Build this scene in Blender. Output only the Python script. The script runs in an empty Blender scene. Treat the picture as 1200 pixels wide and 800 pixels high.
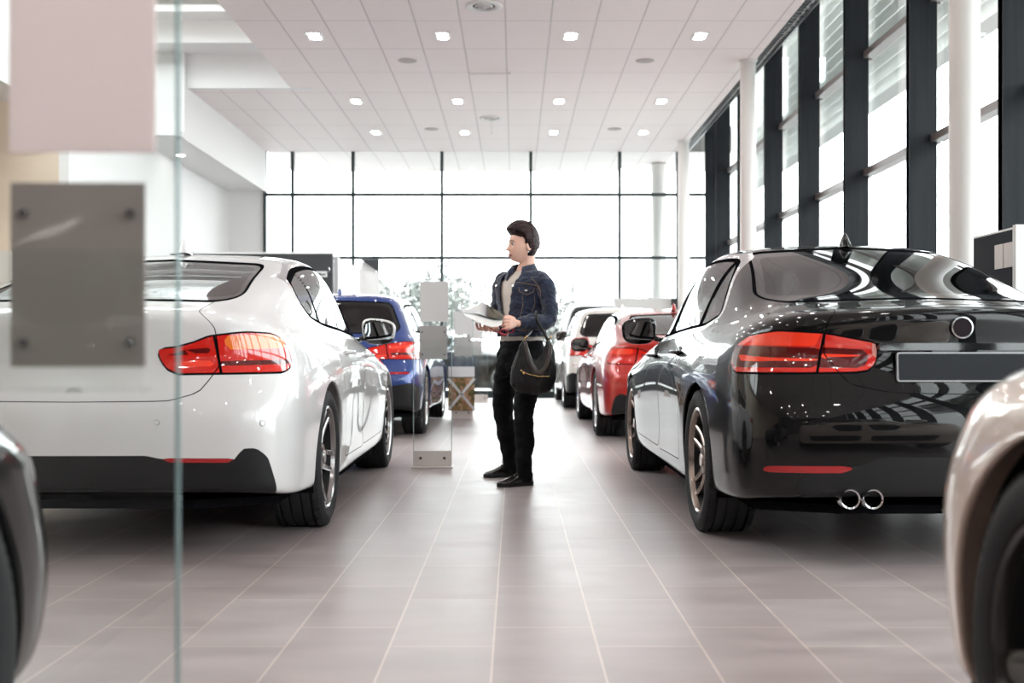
import bpy, bmesh, math, random
import numpy as np
from mathutils import Vector, Matrix, Euler
random.seed(7)
PI = math.pi
SC = bpy.context.scene
COL = SC.collection
F = 1340.0
CX, CY, CH = 603.0, 412.0, 0.85


def at(px, py, d):
    return Vector(((px - CX) * d / F, d, CH - (py - CY) * d / F))


# ------------------------------------------------------------------ materials
MATS = {}


def pmat(name, col, rough=0.5, metal=0.0, coat=0.0, coat_rough=0.03, spec=0.5, emis=None, estr=0.0, sheen=0.0, trans=0.0):
    if name in MATS:
        return MATS[name]
    m = bpy.data.materials.new(name)
    m.use_nodes = True
    b = m.node_tree.nodes['Principled BSDF']
    b.inputs['Base Color'].default_value = (*col, 1)
    b.inputs['Roughness'].default_value = rough
    b.inputs['Metallic'].default_value = metal
    b.inputs['Coat Weight'].default_value = coat
    b.inputs['Coat Roughness'].default_value = coat_rough
    b.inputs['Specular IOR Level'].default_value = spec
    if sheen:
        b.inputs['Sheen Weight'].default_value = sheen
    if trans:
        b.inputs['Transmission Weight'].default_value = trans
    if emis:
        b.inputs['Emission Color'].default_value = (*emis, 1)
        b.inputs['Emission Strength'].default_value = estr
    MATS[name] = m
    return m


def nodes(m):
    nt = m.node_tree
    return nt, nt.nodes, nt.links, nt.nodes['Principled BSDF']


def bump_noise(m, scale=200.0, strength=0.2, dist=0.002, detail=3.0):
    nt, N, L, b = nodes(m)
    t = N.new('ShaderNodeTexNoise')
    t.inputs['Scale'].default_value = scale
    t.inputs['Detail'].default_value = detail
    tc = N.new('ShaderNodeTexCoord')
    L.new(tc.outputs['Object'], t.inputs['Vector'])
    bp = N.new('ShaderNodeBump')
    bp.inputs['Strength'].default_value = strength
    bp.inputs['Distance'].default_value = dist
    L.new(t.outputs['Fac'], bp.inputs['Height'])
    L.new(bp.outputs['Normal'], b.inputs['Normal'])
    return m


def col_noise(m, c1, c2, scale=5.0, detail=4.0, lo=0.35, hi=0.65, stretch=None):
    nt, N, L, b = nodes(m)
    t = N.new('ShaderNodeTexNoise')
    t.inputs['Scale'].default_value = scale
    t.inputs['Detail'].default_value = detail
    tc = N.new('ShaderNodeTexCoord')
    if stretch:
        mp = N.new('ShaderNodeMapping')
        mp.inputs['Scale'].default_value = stretch
        L.new(tc.outputs['Object'], mp.inputs['Vector'])
        L.new(mp.outputs['Vector'], t.inputs['Vector'])
    else:
        L.new(tc.outputs['Object'], t.inputs['Vector'])
    r = N.new('ShaderNodeValToRGB')
    r.color_ramp.elements[0].position = lo
    r.color_ramp.elements[1].position = hi
    r.color_ramp.elements[0].color = (*c1, 1)
    r.color_ramp.elements[1].color = (*c2, 1)
    L.new(t.outputs['Fac'], r.inputs['Fac'])
    L.new(r.outputs['Color'], b.inputs['Base Color'])
    return m


def glass(name, tint=(1, 1, 1), f0=0.04, rough=0.0, gcol=(1, 1, 1)):
    """thin pane: tinted see-through plus fresnel mirror"""
    if name in MATS:
        return MATS[name]
    m = bpy.data.materials.new(name)
    m.use_nodes = True
    nt = m.node_tree
    N, L = nt.nodes, nt.links
    N.remove(N['Principled BSDF'])
    out = N['Material Output']
    tr = N.new('ShaderNodeBsdfTransparent')
    tr.inputs['Color'].default_value = (*tint, 1)
    gl = N.new('ShaderNodeBsdfGlossy')
    gl.inputs['Roughness'].default_value = rough
    gl.inputs['Color'].default_value = (*gcol, 1)
    fr = N.new('ShaderNodeFresnel')
    fr.inputs['IOR'].default_value = (1 + math.sqrt(f0)) / (1 - math.sqrt(f0))
    # both faces of the thin pane behave as seen from air: use |N.I| fresnel through layer weight on the back
    mx = N.new('ShaderNodeMixShader')
    geo = N.new('ShaderNodeNewGeometry')
    # avoid total inner reflection on back faces: feed the incoming-facing ior
    mm = N.new('ShaderNodeMix')
    mm.data_type = 'FLOAT'
    ior = fr.inputs['IOR'].default_value
    mm.inputs[2].default_value = ior
    mm.inputs[3].default_value = 1.0 / ior
    L.new(geo.outputs['Backfacing'], mm.inputs[0])
    L.new(mm.outputs[0], fr.inputs['IOR'])
    L.new(fr.outputs['Fac'], mx.inputs['Fac'])
    L.new(tr.outputs['BSDF'], mx.inputs[1])
    L.new(gl.outputs['BSDF'], mx.inputs[2])
    L.new(mx.outputs['Shader'], out.inputs['Surface'])
    MATS[name] = m
    return m


# ------------------------------------------------------------------ object helpers
def link(o, parent=None):
    COL.objects.link(o)
    if parent is not None:
        o.parent = parent
    return o


def empty(name, label=None, cat=None, loc=(0, 0, 0), rz=0.0, group=None):
    o = bpy.data.objects.new(name, None)
    COL.objects.link(o)
    o.location = loc
    o.rotation_euler = (0, 0, rz)
    o.empty_display_size = 0.1
    if label:
        o['label'] = label
    if cat:
        o['category'] = cat
    if group:
        o['group'] = group
    return o


def tag(o, label=None, cat=None, group=None, kind=None):
    if label:
        o['label'] = label
    if cat:
        o['category'] = cat
    if group:
        o['group'] = group
    if kind:
        o['kind'] = kind
    return o


def smooth_mesh(me, angle=None):
    n = len(me.polygons)
    me.polygons.foreach_set('use_smooth', [True] * n)
    if angle:
        try:
            me.set_sharp_from_angle(angle=math.radians(angle))
        except Exception:
            pass


def mesh_obj(name, verts, faces, mats, parent=None, mi=None, smooth=None, loc=None):
    me = bpy.data.meshes.new(name)
    me.from_pydata([tuple(v) for v in verts], [], [tuple(f) for f in faces])
    if not isinstance(mats, (list, tuple)):
        mats = [mats]
    for m in mats:
        me.materials.append(m)
    if mi is not None:
        me.polygons.foreach_set('material_index', mi)
    me.update()
    if smooth:
        smooth_mesh(me, smooth if smooth is not True else None)
    o = bpy.data.objects.new(name, me)
    link(o, parent)
    if loc is not None:
        o.location = loc
    return o


class MB:
    """collects shapes for ONE mesh object"""

    def __init__(self):
        self.v = []
        self.f = []
        self.m = []

    def add(self, verts, faces, mi=0, M=None):
        b = len(self.v)
        if M is not None:
            verts = [M @ Vector(v) for v in verts]
        self.v += [tuple(v) for v in verts]
        self.f += [tuple(i + b for i in f) for f in faces]
        self.m += [mi] * len(faces)
        return self

    def box(self, c, s, mi=0, M=None, bev=0.0):
        x, y, z = s[0] / 2, s[1] / 2, s[2] / 2
        if bev > 0:
            b = min(bev, x * .99, y * .99, z * .99)
            bm = bmesh.new()
            bmesh.ops.create_cube(bm, size=1.0)
            for v in bm.verts:
                v.co = Vector((v.co.x * 2 * x, v.co.y * 2 * y, v.co.z * 2 * z))
            bmesh.ops.bevel(bm, geom=list(bm.edges) + list(bm.verts), offset=b, segments=2, profile=0.6, affect='EDGES')
            vs = [Vector(v.co) + Vector(c) for v in bm.verts]
            bm.verts.index_update()
            fs = [[v.index for v in f.verts] for f in bm.faces]
            bm.free()
            return self.add(vs, fs, mi, M)
        vs = [(c[0] + sx * x, c[1] + sy * y, c[2] + sz * z) for sx in (-1, 1) for sy in (-1, 1) for sz in (-1, 1)]
        fs = [(0, 1, 3, 2), (4, 6, 7, 5), (0, 4, 5, 1), (2, 3, 7, 6), (0, 2, 6, 4), (1, 5, 7, 3)]
        return self.add(vs, fs, mi, M)

    def bb(self, x0, x1, y0, y1, z0, z1, mi=0, bev=0.0):
        return self.box(((x0 + x1) / 2, (y0 + y1) / 2, (z0 + z1) / 2), (abs(x1 - x0), abs(y1 - y0), abs(z1 - z0)), mi, None, bev)

    def lathe(self, prof, axis='z', seg=48, mi=0, M=None, closed=False, mis=None):
        """prof: list of (r, h)"""
        n = len(prof)
        vs = []
        for k in range(seg):
            a = 2 * PI * k / seg
            ca, sa = math.cos(a), math.sin(a)
            for r, h in prof:
                if axis == 'z':
                    vs.append((r * ca, r * sa, h))
                elif axis == 'x':
                    vs.append((h, r * ca, r * sa))
                else:
                    vs.append((r * ca, h, r * sa))
        fs = []
        mm = []
        cnt = n if closed else n - 1
        for k in range(seg):
            k2 = (k + 1) % seg
            for i in range(cnt):
                j = (i + 1) % n
                fs.append((k * n + i, k2 * n + i, k2 * n + j, k * n + j))
                mm.append(mis[i] if mis else mi)
        b = len(self.v)
        self.add(vs, fs, mi, M)
        self.m[-len(fs):] = mm
        return self

    def tube(self, pts, rad, seg=10, mi=0, cap=True, flat=1.0, up=None):
        pts = [Vector(p) for p in pts]
        n = len(pts)
        if not isinstance(rad, (list, tuple)):
            rad = [rad] * n
        vs = []
        prev = None
        for i, p in enumerate(pts):
            t = (pts[min(i + 1, n - 1)] - pts[max(i - 1, 0)])
            if t.length < 1e-9:
                t = Vector((0, 0, 1))
            t.normalize()
            if prev is None:
                a = Vector(up) if up else (Vector((0, 0, 1)) if abs(t.z) < 0.9 else Vector((1, 0, 0)))
            else:
                a = prev
            u = a - t * a.dot(t)
            if u.length < 1e-6:
                u = t.orthogonal()
            u.normalize()
            prev = u
            w = t.cross(u)
            for k in range(seg):
                an = 2 * PI * k / seg
                vs.append(p + (u * math.cos(an) * flat + w * math.sin(an)) * rad[i])
        fs = []
        for i in range(n - 1):
            for k in range(seg):
                k2 = (k + 1) % seg
                fs.append((i * seg + k, i * seg + k2, (i + 1) * seg + k2, (i + 1) * seg + k))
        if cap:
            fs.append(tuple(range(seg))[::-1])
            fs.append(tuple((n - 1) * seg + k for k in range(seg)))
        return self.add(vs, fs, mi)

    def prism(self, poly, lo, hi, axis='y', mi=0, M=None):
        """poly in the two other axes: axis y -> (x,z); axis x -> (y,z); axis z -> (x,y)"""
        n = len(poly)

        def P(a, b, h):
            return {'y': (a, h, b), 'x': (h, a, b), 'z': (a, b, h)}[axis]
        vs = [P(a, b, lo) for a, b in poly] + [P(a, b, hi) for a, b in poly]
        fs = [tuple(range(n))[::-1], tuple(range(n, 2 * n))]
        for i in range(n):
            j = (i + 1) % n
            fs.append((i, j, n + j, n + i))
        return self.add(vs, fs, mi, M)

    def ico(self, c, r, sub=2, mi=0, scale=(1, 1, 1)):
        bm = bmesh.new()
        bmesh.ops.create_icosphere(bm, subdivisions=sub, radius=1)
        bm.verts.index_update()
        vs = [(c[0] + v.co.x * r * scale[0], c[1] + v.co.y * r * scale[1], c[2] + v.co.z * r * scale[2]) for v in bm.verts]
        fs = [[v.index for v in f.verts] for f in bm.faces]
        bm.free()
        return self.add(vs, fs, mi)

    def build(self, name, mats, parent=None, smooth=None, loc=None, fix=True):
        o = mesh_obj(name, self.v, self.f, mats, parent, self.m, None, loc)
        if fix:
            bm = bmesh.new()
            bm.from_mesh(o.data)
            bmesh.ops.recalc_face_normals(bm, faces=bm.faces)
            bm.to_mesh(o.data)
            bm.free()
        if smooth:
            smooth_mesh(o.data, smooth if smooth is not True else None)
        return o


def rpoly(pts, r=0.02, n=5):
    """round the corners of a polygon; pts may carry own radius as third value"""
    out = []
    m = len(pts)
    for i in range(m):
        p0, p1, p2 = pts[i - 1], pts[i], pts[(i + 1) % m]
        rr = p1[2] if len(p1) > 2 else r
        a = Vector((p0[0] - p1[0], p0[1] - p1[1]))
        b = Vector((p2[0] - p1[0], p2[1] - p1[1]))
        la, lb = a.length, b.length
        if rr <= 0 or la < 1e-9 or lb < 1e-9:
            out.append((p1[0], p1[1]))
            continue
        d = min(rr, la * .45, lb * .45)
        A = Vector(p1[:2]) + a / la * d
        B = Vector(p1[:2]) + b / lb * d
        for k in range(n + 1):
            t = k / n
            q = A * (1 - t) ** 2 + Vector(p1[:2]) * 2 * t * (1 - t) + B * t * t
            out.append((q.x, q.y))
    return out


def copy_tree(o, parent=None):
    c = o.copy()
    COL.objects.link(c)
    c.parent = parent
    for ch in list(o.children):
        copy_tree(ch, c)
    return c
QUICK=0
LAMP=85.0
# ------------------------------------------------------------------ sheet-metal surfaces
def sdf_poly(P, poly):
    """signed distance, negative inside. P (n,2)"""
    poly = np.asarray(poly, float)
    n = len(poly)
    d = np.full(len(P), 1e9)
    inside = np.zeros(len(P), bool)
    for i in range(n):
        a = poly[i]
        b = poly[(i + 1) % n]
        e = b - a
        w = P - a
        ee = max(e @ e, 1e-12)
        t = np.clip((w @ e) / ee, 0, 1)
        q = w - t[:, None] * e
        d = np.minimum(d, np.hypot(q[:, 0], q[:, 1]))
        c = (a[1] > P[:, 1]) != (b[1] > P[:, 1])
        if abs(e[1]) > 1e-12:
            xx = a[0] + (P[:, 1] - a[1]) * e[0] / e[1]
            inside ^= c & (P[:, 0] < xx)
    return np.where(inside, -d, d)


VIEW = {'s': (1, 2), 'r': (0, 2), 't': (0, 1), 'w': (8, 2), 'uv': (6, 7)}


def poly_field(view, poly, off=0.0):
    a, b = VIEW[view]

    def f(V):
        return sdf_poly(V[:, [a, b]], poly) - off
    return f


def circ_field(cy, cz, r):
    return lambda V: np.hypot(V[:, 1] - cy, V[:, 2] - cz) - r


class Surf:
    def __init__(self, V, faces, label='body'):
        self.V = V
        self.G = {label: faces}

    def carve(self, field, only, new, mask=None):
        V = self.V
        val = field(V)
        val[np.abs(val) < 2e-4] = 0.0
        if mask is not None:
            ok = mask(V).tolist()
        else:
            ok = None
        vl = val.tolist()
        newv = []
        base = len(V)
        cache = {}

        def cross(i, j):
            k = (i, j) if i < j else (j, i)
            if k in cache:
                return cache[k]
            t = vl[k[0]] / (vl[k[0]] - vl[k[1]])
            # refine crossing once with the true field
            p = V[k[0]] * (1 - t) + V[k[1]] * t
            newv.append(p)
            cache[k] = base + len(newv) - 1
            return cache[k]
        got = []
        for lab in list(only):
            keep = []
            for f in self.G.get(lab, []):
                if ok is not None and not ok[f[0]] and not ok[f[len(f) // 2]]:
                    keep.append(f)
                    continue
                mn = mx = 0.0
                for i in f:
                    x = vl[i]
                    if x < mn:
                        mn = x
                    elif x > mx:
                        mx = x
                if mn >= 0:
                    keep.append(f)
                    continue
                if mx <= 0:
                    got.append(f)
                    continue
                A, B = [], []
                n = len(f)
                for q in range(n):
                    i, j = f[q], f[(q + 1) % n]
                    vi, vj = vl[i], vl[j]
                    if vi <= 0:
                        A.append(i)
                    if vi >= 0:
                        B.append(i)
                    if (vi < 0 < vj) or (vj < 0 < vi):
                        c = cross(i, j)
                        A.append(c)
                        B.append(c)
                if len(A) > 2:
                    got.append(A)
                if len(B) > 2:
                    keep.append(B)
            self.G[lab] = keep
        if newv:
            self.V = np.vstack([V, np.array(newv)])
        self.G.setdefault(new, []).extend(got)
        return self

    def drop(self, lab):
        self.G.pop(lab, None)

    def disp(self, labels, d):
        """shift the surface of the given labels along its normals (vertices are duplicated so other labels stay)"""
        mp = {}
        add = []
        base = len(self.V)
        for lab in labels:
            out = []
            for f in self.G.get(lab, []):
                g = []
                for i in f:
                    if i not in mp:
                        p = self.V[i].copy()
                        p[:3] += p[3:6] * d
                        mp[i] = base + len(add)
                        add.append(p)
                    g.append(mp[i])
                out.append(g)
            self.G[lab] = out
        if add:
            self.V = np.vstack([self.V, np.array(add)])

    def boundary(self, lab):
        cnt = {}
        for f in self.G.get(lab, []):
            n = len(f)
            for q in range(n):
                i, j = f[q], f[(q + 1) % n]
                if (j, i) in cnt:
                    cnt[(j, i)] += 1
                elif (i, j) in cnt:
                    cnt[(i, j)] += 1
                else:
                    cnt[(i, j)] = 1
        return [e for e, c in cnt.items() if c == 1]

    def obj(self, name, labmats, parent=None, side='both', flip=False, shift=0.0, rim=0.0, rim_mat=0):
        """labmats: list of (label, material). side: both = join mirror, r = +x as is, l = mirrored only"""
        mats = []
        vs, ns, fs, mi = [], [], [], []
        for mir in ((1, -1) if side == 'both' else ((1,) if side == 'r' else (-1,))):
            mp = {}
            for lab, m in labmats:
                if m not in mats:
                    mats.append(m)
                k = mats.index(m)
                faces = self.G.get(lab, [])
                for f in faces:
                    g = []
                    for i in f:
                        if i not in mp:
                            p = self.V[i]
                            mp[i] = len(vs)
                            nn = p[3:6] * (-1 if flip else 1)
                            q = p[:3] + p[3:6] * shift
                            vs.append((q[0] * mir, q[1], q[2]))
                            ns.append((nn[0] * mir, nn[1], nn[2]))
                        g.append(mp[i])
                    if (mir == -1) != flip:
                        g = g[::-1]
                    fs.append(g)
                    mi.append(k)
                if rim:
                    for (i, j) in self.boundary(lab):
                        if abs(self.V[i][0]) < 1e-4 and abs(self.V[j][0]) < 1e-4:
                            continue
                        b = len(vs)
                        for w in (i, j):
                            p = self.V[w]
                            q = p[:3] + p[3:6] * shift
                            r = q - p[3:6] * rim
                            vs.append((q[0] * mir, q[1], q[2]))
                            vs.append((r[0] * mir, r[1], r[2]))
                            ns.append((0, 0, 0))
                            ns.append((0, 0, 0))
                        g = [b + 2, b, b + 1, b + 3]
                        if (mir == -1) != flip:
                            g = g[::-1]
                        fs.append(g)
                        mi.append(k)
        if not fs:
            return None
        me = bpy.data.meshes.new(name)
        me.from_pydata(vs, [], fs)
        for m in mats:
            me.materials.append(m)
        me.polygons.foreach_set('material_index', mi)
        me.polygons.foreach_set('use_smooth', [True] * len(fs))
        me.update()
        me.normals_split_custom_set_from_vertices(ns)
        o = bpy.data.objects.new(name, me)
        link(o, parent)
        return o


def bspl(n_ctrl, subs):
    """rows of weights over an extended control list (n_ctrl+2). subs[i] samples in interval i (n_ctrl-1 intervals)"""
    rows, par = [], []
    for i in range(n_ctrl - 1):
        k = subs[i]
        last = i == n_ctrl - 2
        for q in range(k + (1 if last else 0)):
            t = q / k
            w = np.zeros(n_ctrl + 2)
            w[i] = (1 - t) ** 3 / 6
            w[i + 1] = (3 * t ** 3 - 6 * t ** 2 + 4) / 6
            w[i + 2] = (-3 * t ** 3 + 3 * t ** 2 + 3 * t + 1) / 6
            w[i + 3 - 0] = t ** 3 / 6 if i + 3 < n_ctrl + 2 else 0
            rows.append(w)
            par.append(i + t)
    return np.array(rows), np.array(par)


SIDE_F = [0.06, 0.18, 0.32, 0.46, 0.60, 0.74, 0.86, 0.96]


def row_pts(yr, br, Rr, W, Z, Rf, bf, yf):
    """half plan ring: rear centre -> side -> front centre"""
    pts = []
    w0, w4 = W[0], W[4]
    xe = max(w0 - Rr, 0.01)
    for fx in (0.0, 0.4, 0.85):
        x = xe * fx
        pts.append((x, yr + br * (x / w0) ** 2))
    yc = yr + br * (xe / w0) ** 2
    for a in (20, 50, 80):
        a = math.radians(a)
        pts.append((xe + Rr * math.sin(a), yc + Rr * (1 - math.cos(a))))
    yA = yc + Rr
    xf = max(w4 - Rf, 0.01)
    ycf = yf - bf * (xf / w4) ** 2
    yB = ycf - Rf
    for f in SIDE_F:
        pts.append((float(np.interp(f, [0, .25, .5, .75, 1], W)), yA + (yB - yA) * f))
    for a in (80, 50, 20):
        a = math.radians(a)
        pts.append((xf + Rf * math.sin(a), ycf - Rf * (1 - math.cos(a))))
    for fx in (0.85, 0.4, 0.0):
        x = xf * fx
        pts.append((x, yf - bf * (x / w4) ** 2))
    zr, zk, s0, s1, s2, s3, s4, zkf, zf = Z
    zz = [zr, zr * .85 + zk * .15, zr * .45 + zk * .55, zk * .8 + zr * .2, zk * .7 + s0 * .3, zk * .2 + s0 * .8]
    zz += [float(np.interp(f, [0, .25, .5, .75, 1], [s0, s1, s2, s3, s4])) for f in SIDE_F]
    zz += [zkf * .2 + s4 * .8, zkf * .7 + s4 * .3, zkf * .8 + zf * .2, zf * .45 + zkf * .55, zf * .85 + zkf * .15, zf]
    return [(p[0], p[1], z) for p, z in zip(pts, zz)]


def body_surface(rows, dens=1.0, ref_row=4):
    P = np.array([row_pts(*r) for r in rows])  # R x C x 3
    R, C, _ = P.shape
    cs = [4, 6, 8, 7, 6, 7] + [14] * 7 + [8, 6, 6, 7, 6, 4]
    rs = [2, 5, 6, 6, 6, 6, 6, 6, 6, 6, 10, 9, 6, 6, 4, 4, 4, 4][:R - 1]
    cs = [max(2, int(round(c * dens))) for c in cs[:C - 1]]
    rs = [max(2, int(round(c * dens))) for c in rs]
    # extend
    L = P[:, 1:2, :].copy(); L[..., 0] *= -1
    Rt = P[:, -2:-1, :].copy(); Rt[..., 0] *= -1
    E = np.concatenate([L, P, Rt], 1)
    bot = 2 * E[0:1] - E[1:2]
    top = E[-2:-1].copy(); top[..., 0] *= -1
    E = np.concatenate([bot, E, top], 0)
    Wc, pc = bspl(C, cs)
    Wr, pr = bspl(R, rs)
    G = np.einsum('ri,ijk,cj->rck', Wr, E, Wc)
    nr, nc, _ = G.shape
    du = np.gradient(G, axis=1)
    dv = np.gradient(G, axis=0)
    # mirror-aware centre columns
    N = np.cross(du, dv)
    ln = np.linalg.norm(N, axis=2, keepdims=True)
    N = N / np.maximum(ln, 1e-12)
    for _ in range(2):  # repair degenerate spots
        bad = ln[..., 0] < 1e-9
        if bad.any():
            avg = N.copy()
            avg[1:] += N[:-1]; avg[:-1] += N[1:]
            avg[:, 1:] += N[:, :-1]; avg[:, :-1] += N[:, 1:]
            avg /= np.maximum(np.linalg.norm(avg, axis=2, keepdims=True), 1e-12)
            N[bad] = avg[bad]
    for cidx in (0, -1):
        N[:, cidx, 0] = 0
    N[-1, :, 0] = 0
    N /= np.maximum(np.linalg.norm(N, axis=2, keepdims=True), 1e-12)
    G[:, 0, 0] = 0; G[:, -1, 0] = 0; G[-1, :, 0] = 0
    # outward?
    mid = N[nr // 4, nc // 2]
    if mid[0] < 0:
        N = -N
    # arc length at the reference row
    rr = int(np.argmin(np.abs(pr - ref_row)))
    seg = np.linalg.norm(np.diff(G[rr], axis=0), axis=1)
    s = np.concatenate([[0], np.cumsum(seg)])
    V = np.zeros((nr * nc, 9))
    V[:, :3] = G.reshape(-1, 3)
    V[:, 3:6] = N.reshape(-1, 3)
    V[:, 6] = np.tile(pc, nr)
    V[:, 7] = np.repeat(pr, nc)
    V[:, 8] = np.tile(s, nr)
    faces = []
    for i in range(nr - 1):
        for j in range(nc - 1):
            a = i * nc + j
            faces.append([a, a + nc, a + nc + 1, a + 1])
    # orientation
    a, b, c = V[faces[len(faces) // 3][0]][:3], V[faces[len(faces) // 3][1]][:3], V[faces[len(faces) // 3][2]][:3]
    if np.dot(np.cross(b - a, c - a), V[faces[len(faces) // 3][0]][3:6]) < 0:
        faces = [f[::-1] for f in faces]
    return Surf(V, faces), G


# ------------------------------------------------------------------ wheels
def make_wheel_meshes(tag_, R=0.335, w=0.235, rim_r=0.247, style='double', rim_mat=None, detail=1):
    """wheel axis along x, outer face at +x. returns dict of meshes"""
    T = MATS['rubber']
    tm = MB()
    h = w / 2
    seg = 96 if detail else 40
    prof = []
    # sidewall from bead to shoulder (outer side +h), tread, then inner side
    side = [(rim_r - .004, h - .028), (rim_r + .004, h - .010), (rim_r + .012, h - .004), (rim_r + .03, h + .004), (rim_r + .05, h + .006), (R - .028, h + .001), (R - .012, h - .008), (R - .004, h - .02)]
    prof += side
    if detail:
        for gx in (0.62, 0.22, -0.22, -0.62):
            x = gx * h
            prof += [(R, x + .0065), (R - .009, x + .0045), (R - .009, x - .0045), (R, x - .0065)]
    prof += [(r, -x) for r, x in side[::-1]]
    tm.lathe(prof, 'x', seg)
    if detail:
        # sipes: little cross cuts as raised shoulder blocks
        for k in range(72):
            a = 2 * PI * k / 72
            for sx in (-1, 1):
                M = Matrix.Rotation(a, 4, 'X') @ Matrix.Translation((sx * (h - .022), 0, R - .006))
                tm.box((0, 0, -.0012), (.026, .021, .012), 0, M @ Matrix.Rotation(sx * .28, 4, 'Y'))
    out = {}
    tyre = tm.build('tyre', [T], None, 35, fix=True)
    out['tyre'] = tyre.data
    bpy.data.objects.remove(tyre)
    rm = MB()
    r = rim_r
    # barrel + lip
    rm.lathe([(r - .002, h - .022), (r + .003, h - .008), (r - .004, h - .004), (r - .012, h - .010), (r - .018, h - .03), (r - .03, 0), (r - .03, -h + .03), (r, -h + .02)], 'x', seg if detail else 32, 0, mis=[0, 0, 0, 0, 1, 1, 1])
    # hub and cap
    rm.lathe([(0, h - .022), (.030, h - .022), (.034, h - .027), (.062, h - .032), (.072, h - .050), (.072, h - .09), (.0, h - .09)], 'x', 32, 0)
    nsp = 5
    xo = h - .020

    def spoke(a0, a1, w0, w1, xs, xe_, rr0, rr1, t=.03):
        n = 8
        vs = []
        for i in range(n + 1):
            q = i / n
            a = a0 + (a1 - a0) * q
            rad = rr0 + (rr1 - rr0) * q
            ww = w0 + (w1 - w0) * q
            xx = xs + (xe_ - xs) * q - .012 * math.sin(PI * q)
            e = Vector((0, math.cos(a), math.sin(a)))
            p = Vector((0, -math.sin(a), math.cos(a)))
            c = e * rad
            for sx, sp in ((0, -.5), (.006, -.28), (.006, .28), (0, .5), (-t, .55), (-t, -.55)):
                v = c + p * (ww * sp)
                vs.append((xx + sx, v.y, v.z))
        fs = []
        for i in range(n):
            for k in range(6):
                k2 = (k + 1) % 6
                fs.append((i * 6 + k, i * 6 + k2, (i + 1) * 6 + k2, (i + 1) * 6 + k))
        fs.append(tuple(range(6)))
        fs.append(tuple(n * 6 + k for k in range(6))[::-1])
        rm.add(vs, fs, 0)
    for k in range(nsp):
        a = 2 * PI * k / nsp + .3
        if style == 'double':
            spoke(a - .30, a - .17, .040, .024, xo - .028, xo - .006, .045, r - .008)
            spoke(a + .30, a + .17, .040, .024, xo - .028, xo - .006, .045, r - .008)
        elif style == 'star':
            spoke(a - .16, a - .24, .034, .022, xo - .028, xo - .006, .045, r - .008)
            spoke(a + .16, a + .24, .034, .022, xo - .028, xo - .006, .045, r - .008)
            spoke(a + .62, a + .62, .022, .018, xo - .032, xo - .010, .05, r - .008)
        else:
            spoke(a, a, .075, .06, xo - .028, xo - .006, .045, r - .008)
    if detail:
        for k in range(5):
            a = 2 * PI * k / 5 + .3
            c = (xo - .014, .052 * math.cos(a), .052 * math.sin(a))
            rm.lathe([(0, xo - .020), (.008, xo - .020), (.009, xo - .035)], 'x', 10, 1, Matrix.Translation((0, c[1], c[2])))
    rim = rm.build('rim', [rim_mat, MATS['dark_plastic']], None, 35)
    out['rim'] = rim.data
    bpy.data.objects.remove(rim)
    dm = MB()
    dm.lathe([(.05, h - .13), (r - .055, h - .13), (r - .055, h - .155), (.05, h - .155)], 'x', 48, 0, closed=True)
    dm.lathe([(.0, h - .10), (.085, h - .105), (.09, h - .14), (0, h - .14)], 'x', 32, 0)
    a = dm.build('brake_disc', [MATS['disc_metal']], None, 35)
    out['brake_disc'] = a.data
    bpy.data.objects.remove(a)
    return out


def place_wheel(car, wm, x, y, z, left, spin=0.0, steer=0.0):
    t = bpy.data.objects.new('tyre', wm['tyre'])
    link(t, car)
    t.location = (x, y, z)
    t.rotation_euler = (spin, 0, steer + (PI if left else 0))
    for nm in ('rim', 'brake_disc'):
        o = bpy.data.objects.new(nm, wm[nm])
        link(o, t)
    return t


# ------------------------------------------------------------------ shared materials
pmat('rubber', (0.022, 0.022, 0.024), 0.75, spec=0.3)
pmat('dark_plastic', (0.009, 0.009, 0.010), 0.5, spec=.3)
pmat('gap_dark', (0.006, 0.006, 0.007), 0.9, spec=0.0)
pmat('disc_metal', (0.22, 0.22, 0.23), 0.35, metal=1.0)
pmat('pillar_black', (.006, .006, .007), .7, spec=0.0)
pmat('chrome', (0.82, 0.82, 0.84), 0.08, metal=1.0)
pmat('satin_chrome', (0.55, 0.55, 0.57), 0.22, metal=1.0)
pmat('gloss_black', (0.008, 0.008, 0.009), 0.06, spec=0.6, coat=0.5)
pmat('seat_leather', (0.03, 0.027, 0.026), 0.6)
pmat('seat_cream', (0.50, 0.43, 0.36), 0.6)
pmat('headliner', (0.10, 0.095, 0.09), 0.9)
pmat('lens_red', (0.62, 0.012, 0.006), 0.06, coat=1.0, spec=0.6)
pmat('lens_bright', (0.95, 0.045, 0.015), 0.08, coat=1.0, spec=0.6)
pmat('lens_deep', (0.09, 0.003, 0.003), 0.06, coat=1.0, spec=0.6)
pmat('lens_amber', (0.80, 0.17, 0.015), 0.07, coat=1.0, spec=0.6)
pmat('lens_pale', (0.75, 0.30, 0.25), 0.08, coat=1.0)
pmat('reflector_red', (0.35, 0.008, 0.01), 0.12, coat=0.6)
pmat('rim_grey', (0.36, 0.345, 0.345), 0.22, metal=0.9, coat=0.4)
pmat('rim_silver', (0.70, 0.70, 0.71), 0.2, metal=0.9, coat=0.4)
pmat('rim_bronze', (0.40, 0.33, 0.29), 0.24, metal=0.9, coat=0.4)
pmat('rim_dark', (0.05, 0.048, 0.046), 0.25, metal=0.6, coat=0.4)
glass('glass_dark', (0.018, 0.015, 0.016), 0.05)
glass('glass_side', (0.42, 0.44, 0.45), 0.13)
glass('glass_clear', (0.70, 0.73, 0.73), 0.05)


def paint(name, col, metal=0.0, rough=0.3, coat=1.0, spec=0.5):
    return pmat(name, col, rough, metal=metal, coat=coat, coat_rough=0.012, spec=spec)


def tube_on(S, pts, view):
    pass


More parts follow.
